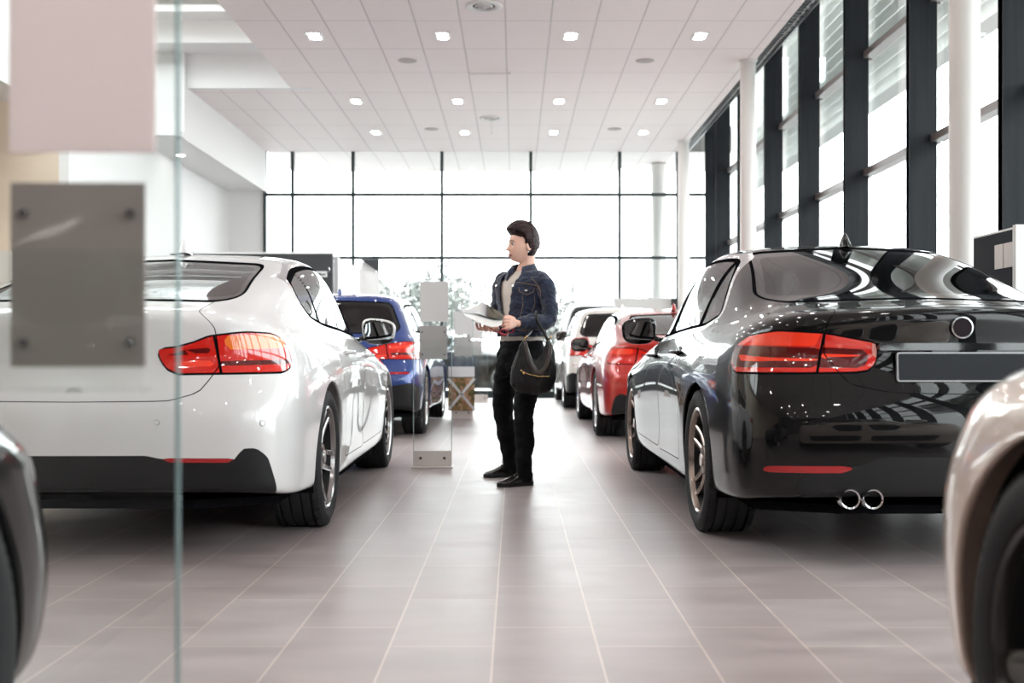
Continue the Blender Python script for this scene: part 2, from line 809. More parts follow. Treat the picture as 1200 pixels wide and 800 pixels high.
def find_x(G, y, z):
    """half width of the body grid near (y,z)"""
    d = (G[..., 1] - y) ** 2 + (G[..., 2] - z) ** 2 + np.where(G[..., 0] < 0.3, 9, 0)
    k = np.unravel_index(np.argmin(d), d.shape)
    return float(G[k][0])


def find_y(G, x, z):
    nc = G.shape[1]
    H = G[:, :nc // 2]
    d = (H[..., 0] - x) ** 2 + (H[..., 2] - z) ** 2
    k = np.unravel_index(np.argmin(d), d.shape)
    return float(H[k][1])


def mirror_mesh(name, left, col, parent, loc, scale=1.0):
    """door mirror: housing, glass"""
    sx = -1 if left else 1
    bm = bmesh.new()
    bmesh.ops.create_icosphere(bm, subdivisions=4, radius=1.0)
    for v in bm.verts:
        x, y, z = v.co
        p = 3.2
        n = (abs(x) ** p + abs(z) ** p) ** (1 / p)
        q = math.sqrt(x * x + z * z)
        k = q / n if n > 1e-6 else 1
        x, z = x * k, z * k
        if y < 0:
            y *= 0.35
        v.co = Vector((x * .112 * (1 + .10 * z), y * .105, z * .086 * (1 - .08 * x * sx) - x * sx * .006))
    fs_paint = [[v.index for v in f.verts] for f in bm.faces]
    bm.verts.index_update()
    vs = [v.co.copy() for v in bm.verts]
    mi = []
    for f in bm.faces:
        c = f.calc_center_median()
        mi.append(1 if (c.y < -0.018 or c.z < -.045) else 0)
    bm.free()
    mb = MB()
    mb.v = [tuple(v) for v in vs]
    mb.f = [tuple(f) for f in fs_paint]
    mb.m = mi
    # foot
    mb.tube([(-sx * .09, .02, -.035), (-sx * .13, .03, -.055), (-sx * .19, .03, -.06)], [.03, .024, .028], 12, 1, flat=.7)
    o = mb.build(name, [col, MATS['gloss_black']], parent, True, loc)
    g = MB()
    pts = rpoly([(-.095, -.058), (.095, -.052), (.1, .055), (-.08, .062)], .03)
    if left:
        pts = [(-a, b) for a, b in pts]
    g.prism(pts, -.041, -.036, 'y')
    g.build('mirror_glass', [MATS['mirror']], o, None)
    return o


pmat('mirror', (0.75, 0.78, 0.8), 0.02, metal=1.0)


def seat_mesh(mat, parent, x, y, z=.28, w=.5, back=.62, lean=.22):
    mb = MB()
    mb.box((x, y, z), (w, .5, .2), 0, None, .06)
    M = Matrix.Translation((x, y - .2, z + .05)) @ Matrix.Rotation(lean, 4, 'X')
    mb.box((0, 0, back / 2), (w, .16, back), 0, M, .07)
    mb.box((0, -.01, back + .12), (.27, .11, .19), 0, M, .05)
    mb.box((0, -.01, back + .01), (.12, .02, .1), 0, M)
    return mb.build('seat', [mat], parent, True)


def build_car(spec, paint_mat, label, loc, rz=0.0, name='car', group=None, wheels=None, dens=1.0, seat_mat=None, opts=()):
    car = empty(name, label, 'car', loc, rz, group)
    sp = spec
    S, G = body_surface(sp['rows'], dens)
    side_m = lambda V: V[:, 3] > 0.22
    car['_'] = 0
    del car['_']
    # wheel arches
    for ya in sp['axles']:
        S.carve(circ_field(ya, sp['arch_z'], sp['arch_r']), ['body'], 'hole', lambda V: (V[:, 0] > .5))
    S.drop('hole')
    # glazing
    gm = lambda V: (V[:, 7] > sp.get('belt_row', 7.6)) & (V[:, 3] > 0.25)
    dlo = rpoly(sp['dlo'], .04)
    S.carve(poly_field('s', dlo, sp.get('trim_w', .020)), ['body'], 'trim', gm)
    S.carve(poly_field('s', dlo, .004), ['trim'], 'rub', gm)
    S.carve(poly_field('s', dlo, -sp.get('rub_w', .016)), ['rub'], 'sg', gm)
    for pil in sp['pillars']:
        S.carve(poly_field('s', pil), ['sg'], 'pil', gm)
    for k, reg in enumerate(sp['side_split']):
        S.carve(lambda V, a=reg[0], b=reg[1]: np.maximum(a - V[:, 1], V[:, 1] - b), ['sg'], 'sg%d' % k)
    rm = lambda V: (V[:, 7] > 7.6) & (V[:, 4] < -0.02) & (V[:, 6] < 8)
    rw = rpoly(sp['rear_win'], .05)
    rw = rw + [(-x, z) for x, z in rw[::-1]] if sp.get('rw_half', True) else rw
    S.carve(poly_field('r', rw, .012), ['body'], 'rub', rm)
    S.carve(poly_field('r', rw, 0), ['rub'], 'rband', rm)
    S.carve(poly_field('r', rw, -sp.get('rband', .03)), ['rband'], 'rg', rm)
    fm = lambda V: (V[:, 7] > 7.6) & (V[:, 4] > 0.10) & (V[:, 6] > 11)
    fw = rpoly(sp['front_win'], .05)
    fw = fw + [(-x, z) for x, z in fw[::-1]]
    S.carve(poly_field('r', fw, .010), ['body'], 'rub', fm)
    S.carve(poly_field('r', fw, -.02), ['rub'], 'fg', fm)
    gw = .0045
    # doors
    dn = []
    for k, d in enumerate(sp['doors']):
        p = rpoly(d, .05)
        S.carve(poly_field('s', p), ['body', 'rub0'], 'gap', lambda V: (V[:, 3] > .25) & (V[:, 0] > .5))
        S.carve(poly_field('s', p, -gw), ['gap'], 'door%d' % k, lambda V: (V[:, 3] > .25) & (V[:, 0] > .5))
        # keep earlier gap faces
        dn.append('door%d' % k)
    # tail gate / boot lid in (s, v)
    VIEW['sv'] = (8, 7)
    lid = sp['lid']
    lm = lambda V: V[:, 6] < 8
    sv = lambda V: V

    def svf(poly, off=0.0):
        P = np.array(poly, float)
        P[:, 1] *= .12  # v scaled so distances are comparable

        def f(V):
            return sdf_poly(np.stack([V[:, 8], V[:, 7] * .12], 1), P) - off
        return f
    lid2 = rpoly([(a, b) for a, b in lid], .05)
    S.carve(svf(lid2), ['body'], 'gap2', lm)
    S.carve(svf(lid2, -gw), ['gap2'], 'lid', lm)
    # bonnet
    if 'hood' in sp:
        VM = lambda V: V[:, 6] > 12

        def hf(off=0.0):
            P = np.array(rpoly(sp['hood'], .05), float)
            P[:, 1] *= .12

            def f(V):
                # s measured from the front centre
                smax = V[:, 8].max()
                return sdf_poly(np.stack([smax - V[:, 8], V[:, 7] * .12], 1), P) - off
            return f
        S.carve(hf(), ['body'], 'gap3', VM)
        S.carve(hf(-gw), ['gap3'], 'hood', VM)
    # lights
    lowm = lambda V: (V[:, 6] < 10) & (V[:, 7] < 8.2) & (V[:, 5] < .8)
    tl = rpoly(sp['tail'], .02)
    S.carve(poly_field('w', tl, .004), ['lid', 'body'], 'lring', lowm)
    # split again by the lid line
    S.carve(poly_field('w', tl, -.004), ['lring'], 'lens', lowm)
    S.carve(lambda V: V[:, 8] - sp['split'], ['lens'], 'lens_in')
    S.carve(lambda V: V[:, 8] - sp['split'] - .012, ['lens'], 'lring')
    for reg, lab, to in sp['lens_parts']:
        S.carve(poly_field('w', rpoly(reg, .012), 0), [lab], to, lowm)
    fmk = lambda V: (V[:, 6] < 11) & (V[:, 7] < 7)
    for reg, lab in sp.get('low_black', []):
        S.carve(poly_field('w', rpoly(reg, .014), 0), ['body'], lab, fmk)
    for reg in sp.get('reflect', []):
        S.carve(poly_field('w', rpoly(reg, .008), 0), ['body', 'black'], 'refl', fmk)
    for reg in sp.get('side_black', []):
        S.carve(poly_field('s', rpoly(reg, .02), 0), ['body'], 'black', lambda V: V[:, 3] > .2)
    # front lamp and grille
    smax = S.V[:, 8].max()
    frm = lambda V: (V[:, 6] > 11) & (V[:, 7] < 8)
    if 'headlamp' in sp:
        hp = [(smax - a, b) for a, b in rpoly(sp['headlamp'], .03)]
        S.carve(poly_field('w', hp, .005), ['body', 'hood'], 'lring', frm)
        S.carve(poly_field('w', hp, -.003), ['lring'], 'hlens', frm)
        hp2 = [(smax - a, b) for a, b in rpoly(sp['headlamp_in'], .03)]
        S.carve(poly_field('w', hp2), ['hlens'], 'hlens_dark', frm)
    for gp in sp.get('grille', []):
        q = [(smax - a, b) for a, b in rpoly(gp, .03)]
        S.carve(poly_field('w', q, .012), ['body', 'hood'], 'trim', frm)
        S.carve(poly_field('w', q), ['trim'], 'gril', frm)
    trim = MATS[sp.get('trim_mat', 'satin_chrome')]
    if 'dark_trim' in opts:
        trim = MATS['gloss_black']
    b_m = MATS['dark_plastic']
    body = S.obj('body', [('body', paint_mat), ('trim', trim), ('rub', MATS['gap_dark']), ('pil', MATS['pillar_black']), ('gap', MATS['gap_dark']), ('gap2', MATS['gap_dark']), ('gap3', MATS['gap_dark']),
                          ('lring', MATS['gap_dark'])], car)
    # rolled wheel-arch lips and liners, one of each per wheel
    arcs = {0: [], 1: []}
    for lab in ('body', 'black'):
        for (i, j) in S.boundary(lab):
            pi_, pj = S.V[i], S.V[j]
            for q, ya in enumerate(sp['axles']):
                if abs(math.hypot(pi_[1] - ya, pi_[2] - sp['arch_z']) - sp['arch_r']) < .004 and abs(math.hypot(pj[1] - ya, pj[2] - sp['arch_z']) - sp['arch_r']) < .004:
                    arcs[q].append((Vector(pi_[:3]), Vector(pj[:3])))
    Rl = sp['arch_r'] + .016
    for q, ya in enumerate(sp['axles']):
        c = Vector((0, ya, sp['arch_z']))

        def inw(p, dx, dr):
            e = Vector((0, p.y - c.y, p.z - c.z)).normalized()
            return Vector((p.x - dx, p.y + e.y * dr, p.z + e.z * dr))
        for mir in (1, -1):
            lips = MB()
            seq = [(0, 0), (.004, -.004), (.012, -.005), (.022, .004), (.06, .012)]
            for a, b in arcs[q]:
                k = len(lips.v)
                for v in [inw(a, *t) for t in seq] + [inw(b, *t) for t in seq]:
                    lips.v.append((v.x * mir, v.y, v.z))
                n = len(seq)
                for t in range(n - 1):
                    lips.f.append((k + t, k + n + t, k + n + t + 1, k + t + 1))
                    lips.m.append(0)
            if lips.f:
                lo = lips.build('wheel_arch_lip', [paint_mat], car, None)
                bm = bmesh.new(); bm.from_mesh(lo.data)
                bmesh.ops.remove_doubles(bm, verts=bm.verts, dist=.0006)
                bmesh.ops.recalc_face_normals(bm, faces=bm.faces)
                bm.to_mesh(lo.data); bm.free(); smooth_mesh(lo.data, 50)
            wl = MB()
            xo = find_x(G, ya, sp['arch_z'] + sp['arch_r'] + .01) - .03
            n = 26
            angs = [-.35 + (PI + .7) * k / n for k in range(n + 1)]
            for a in angs:
                for x in (xo, .52):
                    wl.v.append((x * mir, ya + Rl * math.cos(a), sp['arch_z'] + Rl * math.sin(a)))
            wl.v.append((.52 * mir, ya, sp['arch_z']))
            cc = len(wl.v) - 1
            for k in range(n):
                wl.f.append((2 * k, 2 * k + 1, 2 * k + 3, 2 * k + 2)); wl.m.append(0)
                wl.f.append((2 * k + 1, cc, 2 * k + 3)); wl.m.append(0)
            wl.build('wheel_liner', [MATS['gap_dark']], car, None)
    # doors with their glass, handle and mirror
    for side, left in (('r', False), ('l', True)):
        sg = -1 if left else 1
        for k, lab in enumerate(dn):
            d = S.obj('door', [(lab, paint_mat)], car, side, rim=.02)
            if d is None:
                continue
            if k < len(sp['side_split']):
                S.obj('side_window', [('sg%d' % k, MATS[sp.get('side_glass', 'glass_side')])], d, side, shift=-.002)
            if k < len(sp['handles']):
                hy, hz = sp['handles'][k]
                x = find_x(G, hy, hz)
                mb = MB()
                mb.tube([(sg * (x - .005), hy - .10, hz), (sg * (x + .028), hy - .085, hz + .002), (sg * (x + .034), hy, hz + .004), (sg * (x + .030), hy + .085, hz + .002), (sg * (x - .005), hy + .1, hz)], [.013, .014, .015, .014, .013], 12, 0, flat=.7)
                mb.build('door_handle', [paint_mat], d, True)
                cup = MB()
                cup.lathe([(0, x + .001), (.052, x + .001), (.056, x - .01)], 'x', 28, 0, Matrix.Translation((0, hy, hz)) @ Matrix.Diagonal((1, 1.1, .62, 1)))
                if left:
                    cup.v = [(-a, b, c) for a, b, c in cup.v]
                # (the recess behind the grip)
                cup.build('handle_recess', [paint_mat], d, True)
            if k == 0:
                my, mz = sp['mirror']
                x = find_x(G, my, mz - .06)
                mirror_mesh('door_mirror', left, paint_mat, d, (sg * (x + .155), my, mz))
        for k in range(len(dn), len(sp['side_split'])):
            S.obj('quarter_window', [('sg%d' % k, MATS[sp.get('side_glass', 'glass_side')])], car, side, shift=-.002)
    lid_o = S.obj('boot_lid', [('lid', paint_mat)], car, rim=.02)
    if 'hood' in sp:
        S.obj('bonnet', [('hood', paint_mat)], car, rim=.02)
    S.obj('rear_window', [('rband', MATS['gloss_black']), ('rg', MATS[sp.get('rear_glass', 'glass_dark')])], car, shift=-.002)
    S.obj('windscreen', [('fg', MATS['glass_clear'])], car, shift=-.002)
    LM = [('lens', MATS['lens_red']), ('lens_in', MATS['lens_red'])]
    cols = {'bright': 'lens_bright', 'deep': 'lens_deep', 'amber': 'lens_amber', 'pale': 'lens_pale'}
    used = sorted({t for _, _, t in sp['lens_parts']})
    for side in ('r', 'l'):
        outs = [('lens', MATS['lens_red'])] + [(t, MATS[cols[t.split('_')[0]]]) for t in used if not t.endswith('_in')]
        S.obj('tail_light', outs, car, side, shift=.004, rim=.03)
        ins = [('lens_in', MATS['lens_red'])] + [(t, MATS[cols[t.split('_')[0]]]) for t in used if t.endswith('_in')]
        if sp.get('inner_lights', True):
            S.obj('tail_light', ins, lid_o, side, shift=.004, rim=.03)
    S.obj('lower_valance', [('black', b_m)], car)
    S.obj('front_grille', [('gril', b_m)], car, 'r')
    S.obj('front_grille', [('gril', b_m)], car, 'l')
    S.obj('reflector', [('refl', MATS['reflector_red'])], car, 'r', shift=.002)
    S.obj('reflector', [('refl', MATS['reflector_red'])], car, 'l', shift=.002)
    if 'headlamp' in sp:
        for side in ('r', 'l'):
            S.obj('headlamp', [('hlens', MATS['lamp_clear']), ('hlens_dark', MATS['gloss_black'])], car, side, shift=.002, rim=.02)
    # dark inner skin of the cabin
    keep = {}
    cab = []
    for lab in ('body', 'trim', 'rub', 'pil'):
        for f in S.G.get(lab, []):
            if all(S.V[i][7] > 8.3 for i in f):
                cab.append(f)
    S.G['cab'] = cab
    S.obj('headliner', [('cab', MATS['headliner'])], car, flip=True, shift=-.018)
    # underbody
    L = sp['L']
    a0, a1 = sp['axles']
    r = sp['arch_r'] + .03
    hw = sp['rows'][2][3][1] - .06
    hn = hw - .30
    out = [(0.55 * hw, .16), (hw * .93, .3), (hw * .93, a0 - r), (hn, a0 - r), (hn, a0 + r), (hw, a0 + r), (hw, a1 - r), (hn, a1 - r), (hn, a1 + r), (hw * .9, a1 + r), (hw * .7, L - .2)]
    out = out + [(-x, y) for x, y in out[::-1]]
    ub = MB()
    ub.prism(out, .20, .235, 'z')
    ub.bb(-hn, hn, a0 - .3, a1 + .3, .145, .199)
    ub.bb(-hw * .97, hw * .97, a0 + r, a1 - r, .15, .198)
    ub.bb(-.2, .2, a0, L - .8, .13, .2, 0, .01)
    # silencer and axle tubes
    ub.bb(-.45, .45, .32, .62, .185, .3, 0, .04)
    ub.tube([(-hn - .1, a0, .32), (hn + .1, a0, .32)], .04, 12)
    ub.tube([(-hn - .1, a1, .32), (hn + .1, a1, .32)], .04, 12)
    ub.build('underbody', [MATS['gap_dark']], car, None)
    # inner partition of the cabin below the belt, seats, wheel
    sm = seat_mat or MATS['seat_leather']
    fy, ry = sp['seats']
    sz = sp.get('seat_z', .28)
    for x in (-.37, .37):
        seat_mesh(sm, car, x, fy, sz, .5, .62, .2)
        seat_mesh(sm, car, x, ry, sz + .02, .56, .56, .3)
    tb = MB()
    zt = sp.get('tray_z', 0.98)
    tb.prism([(-.6, sp['tray'][0]), (.6, sp['tray'][0]), (.66, sp['tray'][1]), (-.66, sp['tray'][1])], zt - .03, zt, 'z')
    tb.bb(-.68, .68, fy + .75, fy + 1.05, .55, .93, 0, .05)
    tb.build('parcel_shelf', [MATS['seat_leather']], car, None)
    st = MB()
    n = 24
    pts = [(-.37 + .18 * math.cos(2 * PI * k / n), fy + .55 - .05 * math.sin(2 * PI * k / n), .80 + .17 * math.sin(2 * PI * k / n)) for k in range(n + 1)]
    st.tube(pts, .014, 8)
    st.box((-.37, fy + .58, .8), (.3, .03, .06), 0)
    st.build('steering_wheel', [MATS['seat_leather']], car, True)
    # wheels
    if wheels:
        wx, wz = sp['wheel_x'], sp['wheel_r']
        for ya in sp['axles']:
            for left in (False, True):
                place_wheel(car, wheels, (-1 if left else 1) * (wx + (0 if ya < 2 else -.005)), ya, wz, left, random.uniform(0, 6.28))
    # plate, badge, pipes, antenna
    if 'plate' in sp and 'no_plate' not in opts:
        px, pz = sp['plate']
        y = find_y(G, 0.0, pz)
        tilt = sp.get('plate_tilt', -.1)
        M = Matrix.Translation((0, y - .018, pz)) @ Matrix.Rotation(tilt, 4, 'X')
        mb = MB()
        mb.prism(rpoly([(-.262, -.058), (.262, -.058), (.262, .058), (-.262, .058)], .012), -.004, .012, 'y', 0, M)
        mb.prism(rpoly([(-.256, -.052), (.256, -.052), (.256, .052), (-.256, .052)], .008), -.006, -.002, 'y', 1, M)
        o = mb.build('licence_plate', [MATS['plate_rim'], MATS['plate_face']], lid_o if sp.get('plate_on_lid', True) else car, None)
        if sp.get('grip', True):
            g = MB()
            g.prism(rpoly([(-.33, -.012), (.33, -.012), (.33, .016), (-.33, .016)], .01), -.006, .03, 'y', 0, Matrix.Translation((0, y - .012, pz + .078)))
            g.build('boot_grip', [MATS['gloss_black']], lid_o, None)
    if 'badge' in sp:
        bz, br = sp['badge']
        y = find_y(G, 0.0, bz)
        mb = MB()
        Mb = Matrix.Translation((0, y, bz)) @ Matrix.Rotation(sp.get('badge_tilt', -.12), 4, 'X')
        mb.lathe([(0, -.014), (br - .006, -.013), (br - .005, -.016), (br, -.015), (br + .001, .0), (0, .0)], 'y', 40, 1, Mb, mis=[0, 1, 1, 1, 1])
        mb.build('round_badge', [MATS['badge_dark'], MATS['satin_chrome']], lid_o, 40)
    for (ex, ez, er) in sp.get('pipes', []):
        y = sp.get('pipe_y', .03)
        mb = MB()
        mb.lathe([(er - .004, y + .16), (er - .005, y + .004), (er, y), (er + .003, y + .006), (er + .002, y + .2)], 'y', 32, 0, Matrix.Translation((ex, 0, ez)))
        mb.lathe([(0, y + .07), (er - .005, y + .07)], 'y', 32, 1, Matrix.Translation((ex, 0, ez)))
        mb.build('exhaust_tip', [MATS['chrome'], MATS['gap_dark']], car, 40)
    for (s0, z0, r0) in sp.get('sensors', []):
        k = int(np.argmin((S.V[:, 8] - s0) ** 2 + (S.V[:, 2] - z0) ** 2 + np.where(S.V[:, 6] > 8, 9, 0)))
        p, nn = Vector(S.V[k][:3]), Vector(S.V[k][3:6])
        for mir in (1, -1):
            q = Vector((nn.x * mir, nn.y, nn.z)).to_track_quat('Z', 'Y').to_matrix().to_4x4()
            mb = MB()
            mb.lathe([(0, .0015), (r0 - .003, .0015), (r0 - .002, -.002), (r0, -.002), (r0, .001), (r0 + .0015, -.003)], 'z', 24, 0, Matrix.Translation((p.x * mir, p.y, p.z)) @ q, mis=[0, 1, 1, 1, 1])
            mb.build('parking_sensor', [paint_mat, MATS['gap_dark']], car, 40)
    if 'antenna' in sp:
        ay, az = sp['antenna']
        mb = MB()
        prof = [(-.075, 0.0), (-.045, .052), (-.028, .060), (.0, .038), (.10, .0)]
        n = 10
        vs = []
        for i in range(n + 1):
            t = i / n
            y = -.075 + .19 * t
            h = float(np.interp(y, [-.075, -.06, -.035, .0, .06, .115], [.0, .045, .062, .042, .016, .0]))
            w = float(np.interp(y, [-.075, -.03, .115], [.016, .024, .004]))
            for k in range(9):
                a = PI * k / 8
                vs.append((1.25 * w * math.cos(a) * (1 - .35 * math.sin(a)), 1.2 * y, 1.25 * h * math.sin(a) - .006))
        fs = []
        for i in range(n):
            for k in range(8):
                fs.append((i * 9 + k, i * 9 + k + 1, (i + 1) * 9 + k + 1, (i + 1) * 9 + k))
        fs.append(tuple(range(9)))
        mb.add(vs, fs)
        mb.build('roof_antenna', [paint_mat], car, True, (0, ay, az))
    if 'rails' in opts:
        for mir, nm in ((1, 0), (-1, 0)):
            mb = MB()
            pts = []
            for y in np.linspace(sp['rail'][0], sp['rail'][1], 16):
                k = np.argmin((G[-14:, :, 1] - y) ** 2 + (G[-14:, :, 0] - sp['rail'][2]) ** 2)
                kk = np.unravel_index(k, G[-14:, :, 1].shape)
                zz = G[-14:][kk][2]
                e = min((y - sp['rail'][0]), (sp['rail'][1] - y))
                pts.append((mir * sp['rail'][2], y, zz + min(.035, e * .35) + .004))
            mb.tube(pts, .014, 10)
            mb.build('roof_rail', [MATS['gloss_black']], car, True)
    return car, S, G


pmat('plate_rim', (0.34, 0.34, 0.35), 0.4, metal=0.3)
pmat('plate_face', (0.028, 0.031, 0.036), 0.75, spec=.15)
pmat('badge_dark', (0.02, 0.014, 0.018), 0.7, spec=.1)
pmat('lamp_clear', (0.62, 0.65, 0.68), 0.05, metal=0.7, coat=1.0)

# ------------------------------------------------------------------ body tables
#  (rear y, bow, corner radius, [half widths x5], [z: rear centre, rear corner, side x5, front corner, front centre], front radius, bow, front y)
SEDAN = dict(
    L=4.63, axles=(1.02, 3.83), arch_r=.372, arch_z=.335, wheel_r=.335, wheel_x=.775,
    rows=[
        (.16, .05, .22, [.80, .83, .80, .80, .76], [.275, .265, .225, .185, .185, .185, .20, .20, .19], .28, .10, 4.48),
        (.035, .06, .22, [.862, .885, .862, .88, .86], [.278, .268, .235, .20, .195, .20, .215, .20, .185], .28, .12, 4.56),
        (.02, .06, .22, [.868, .892, .875, .89, .87], [.31, .305, .29, .265, .27, .28, .30, .28, .27], .28, .13, 4.62),
        (.00, .06, .23, [.875, .905, .885, .905, .88], [.47, .47, .44, .42, .42, .42, .44, .42, .42], .28, .14, 4.64),
        (.00, .06, .24, [.875, .915, .890, .910, .87], [.62, .61, .58, .56, .56, .56, .58, .58, .58], .30, .16, 4.62),
        (.045, .07, .25, [.868, .915, .895, .912, .885], [.70, .72, .70, .68, .67, .67, .67, .67, .67], .33, .18, 4.58),
        (.10, .06, .27, [.85, .905, .900, .908, .865], [.80, .82, .82, .80, .78, .76, .74, .74, .75], .44, .22, 4.48),
        (.085, .07, .26, [.82, .875, .885, .885, .81], [.96, .94, .905, .875, .85, .83, .80, .79, .80], .34, .22, 4.33),
        (.075, .09, .26, [.775, .835, .855, .85, .75], [1.03, .995, .955, .93, .91, .89, .87, .855, .86], .28, .20, 4.05),
        (.18, .10, .28, [.745, .81, .835, .82, .72], [1.04, 1.02, .98, .955, .935, .92, .91, .90, .91], .20, .18, 3.70),
        (.66, .06, .20, [.71, .79, .815, .80, .72], [1.075, 1.06, 1.03, 1.00, .98, .965, .955, .955, .97], .12, .16, 3.42),
        (1.12, .04, .17, [.65, .705, .735, .72, .65], [1.27, 1.24, 1.22, 1.205, 1.20, 1.19, 1.18, 1.17, 1.18], .16, .16, 2.98),
        (1.58, .03, .14, [.575, .615, .64, .635, .58], [1.395, 1.37, 1.355, 1.365, 1.36, 1.35, 1.335, 1.34, 1.36], .12, .10, 2.62),
        (1.72, .03, .14, [.49, .525, .535, .525, .48], [1.425, 1.41, 1.40, 1.415, 1.415, 1.40, 1.385, 1.39, 1.405], .12, .08, 2.50),
        (1.90, .02, .10, [.25, .27, .28, .27, .25], [1.438, 1.435, 1.435, 1.443, 1.445, 1.44, 1.425, 1.42, 1.42], .1, .04, 2.42),
        (2.00, .0, .02, [.001, .001, .001, .001, .001], [1.441, 1.441, 1.443, 1.448, 1.45, 1.445, 1.435, 1.428, 1.425], .02, .0, 2.40),
    ],
    belt_row=8.1, rub_w=.013, trim_w=.032,
    dlo=[(1.16, 1.03), (1.34, .985), (2.3, .95), (3.28, .925), (3.14, 1.01, .03), (2.72, 1.24, .3), (2.40, 1.345, .3), (1.85, 1.36, .3), (1.48, 1.325, .2)],
    pillars=[[(2.25, .9), (2.41, .9), (2.33, 1.4), (2.17, 1.4)], [(1.42, .9), (1.48, .9), (1.625, 1.4), (1.565, 1.4)]],
    side_split=[(2.3, 9), (1.53, 2.3), (-9, 1.53)],
    doors=[[(3.42, .93), (2.34, .98), (2.30, .40), (2.42, .285), (3.36, .30), (3.44, .6)],
           [(2.33, .98), (1.30, 1.02), (1.34, .80), (1.50, .55), (1.56, .285), (2.41, .275), (2.29, .40)]],
    handles=[(2.52, .825), (1.62, .845)],
    mirror=(3.12, .985),
    rear_win=[(0, 1.09), (.57, 1.075), (.635, 1.105), (.51, 1.365), (0, 1.392)],
    front_win=[(0, .99), (.64, .98), (.52, 1.34), (0, 1.395)],
    lid=[(0, 4.75), (.30, 4.80), (.46, 5.1), (.585, 6.2), (.60, 7.2), (.60, 8.6), (.62, 9.85), (-.1, 9.9), (-.1, 4.75)],
    hood=[(-.1, 6.3), (.35, 6.4), (.55, 7.1), (.72, 9.9), (-.1, 9.95)],
    tail=[(.36, .885), (.60, .925), (.78, .935), (.93, .915), (1.03, .87), (1.02, .80), (.97, .762), (.55, .765), (.40, .768), (.36, .80)],
    split=.59,
    lens_parts=[([(.60, .865), (.80, .872), (1.05, .876), (.99, .785), (.60, .785)], 'lens', 'deep'),
                ([(.60, .822), (.78, .826), (.96, .84), (.93, .812), (.60, .806)], 'deep', 'bright'),
                ([(.62, .872), (.80, .876), (1.1, .882), (1.1, .98), (.6, .98)], 'lens', 'bright'),
                ([(.985, .87), (1.1, .88), (1.1, .79), (.995, .80)], 'lens', 'pale'),
                ([(.395, .858), (.6, .868), (.6, .785), (.40, .785)], 'lens_in', 'deep_in'),
                ([(.40, .836), (.6, .842), (.6, .822), (.40, .818)], 'deep_in', 'bright_in'),
                ([(.34, .90), (.385, .90), (.385, .825), (.34, .825)], 'lens_in', 'pale_in')],
    low_black=[([(-.1, .44), (.34, .44), (.40, .405), (.62, .385), (.66, .33), (.60, .20), (-.1, .20)], 'black')],
    reflect=[[(.44, .405), (.78, .402), (.80, .39), (.78, .376), (.44, .376)]],
    sensors=[],
    plate=(0, .79), plate_tilt=-.05, badge=(.945, .043), badge_tilt=-.02,
    pipes=[(-.455, .275, .038), (-.365, .275, .038)], pipe_y=.03,
    antenna=(1.66, 1.408), seats=(2.35, 1.45), tray=(.75, 1.25), tray_z=1.03,
    headlamp=[(.36, .76), (.62, .79), (.90, .80), (.95, .72), (.70, .66), (.40, .66)],
    headlamp_in=[(.40, .74), (.86, .77), (.88, .72), (.68, .68), (.42, .68)],
    grille=[[(.03, .72), (.24, .74), (.28, .66), (.22, .52), (.05, .52)], [(.05, .38), (.6, .38), (.55, .26), (.05, .26)]],
)
import copy
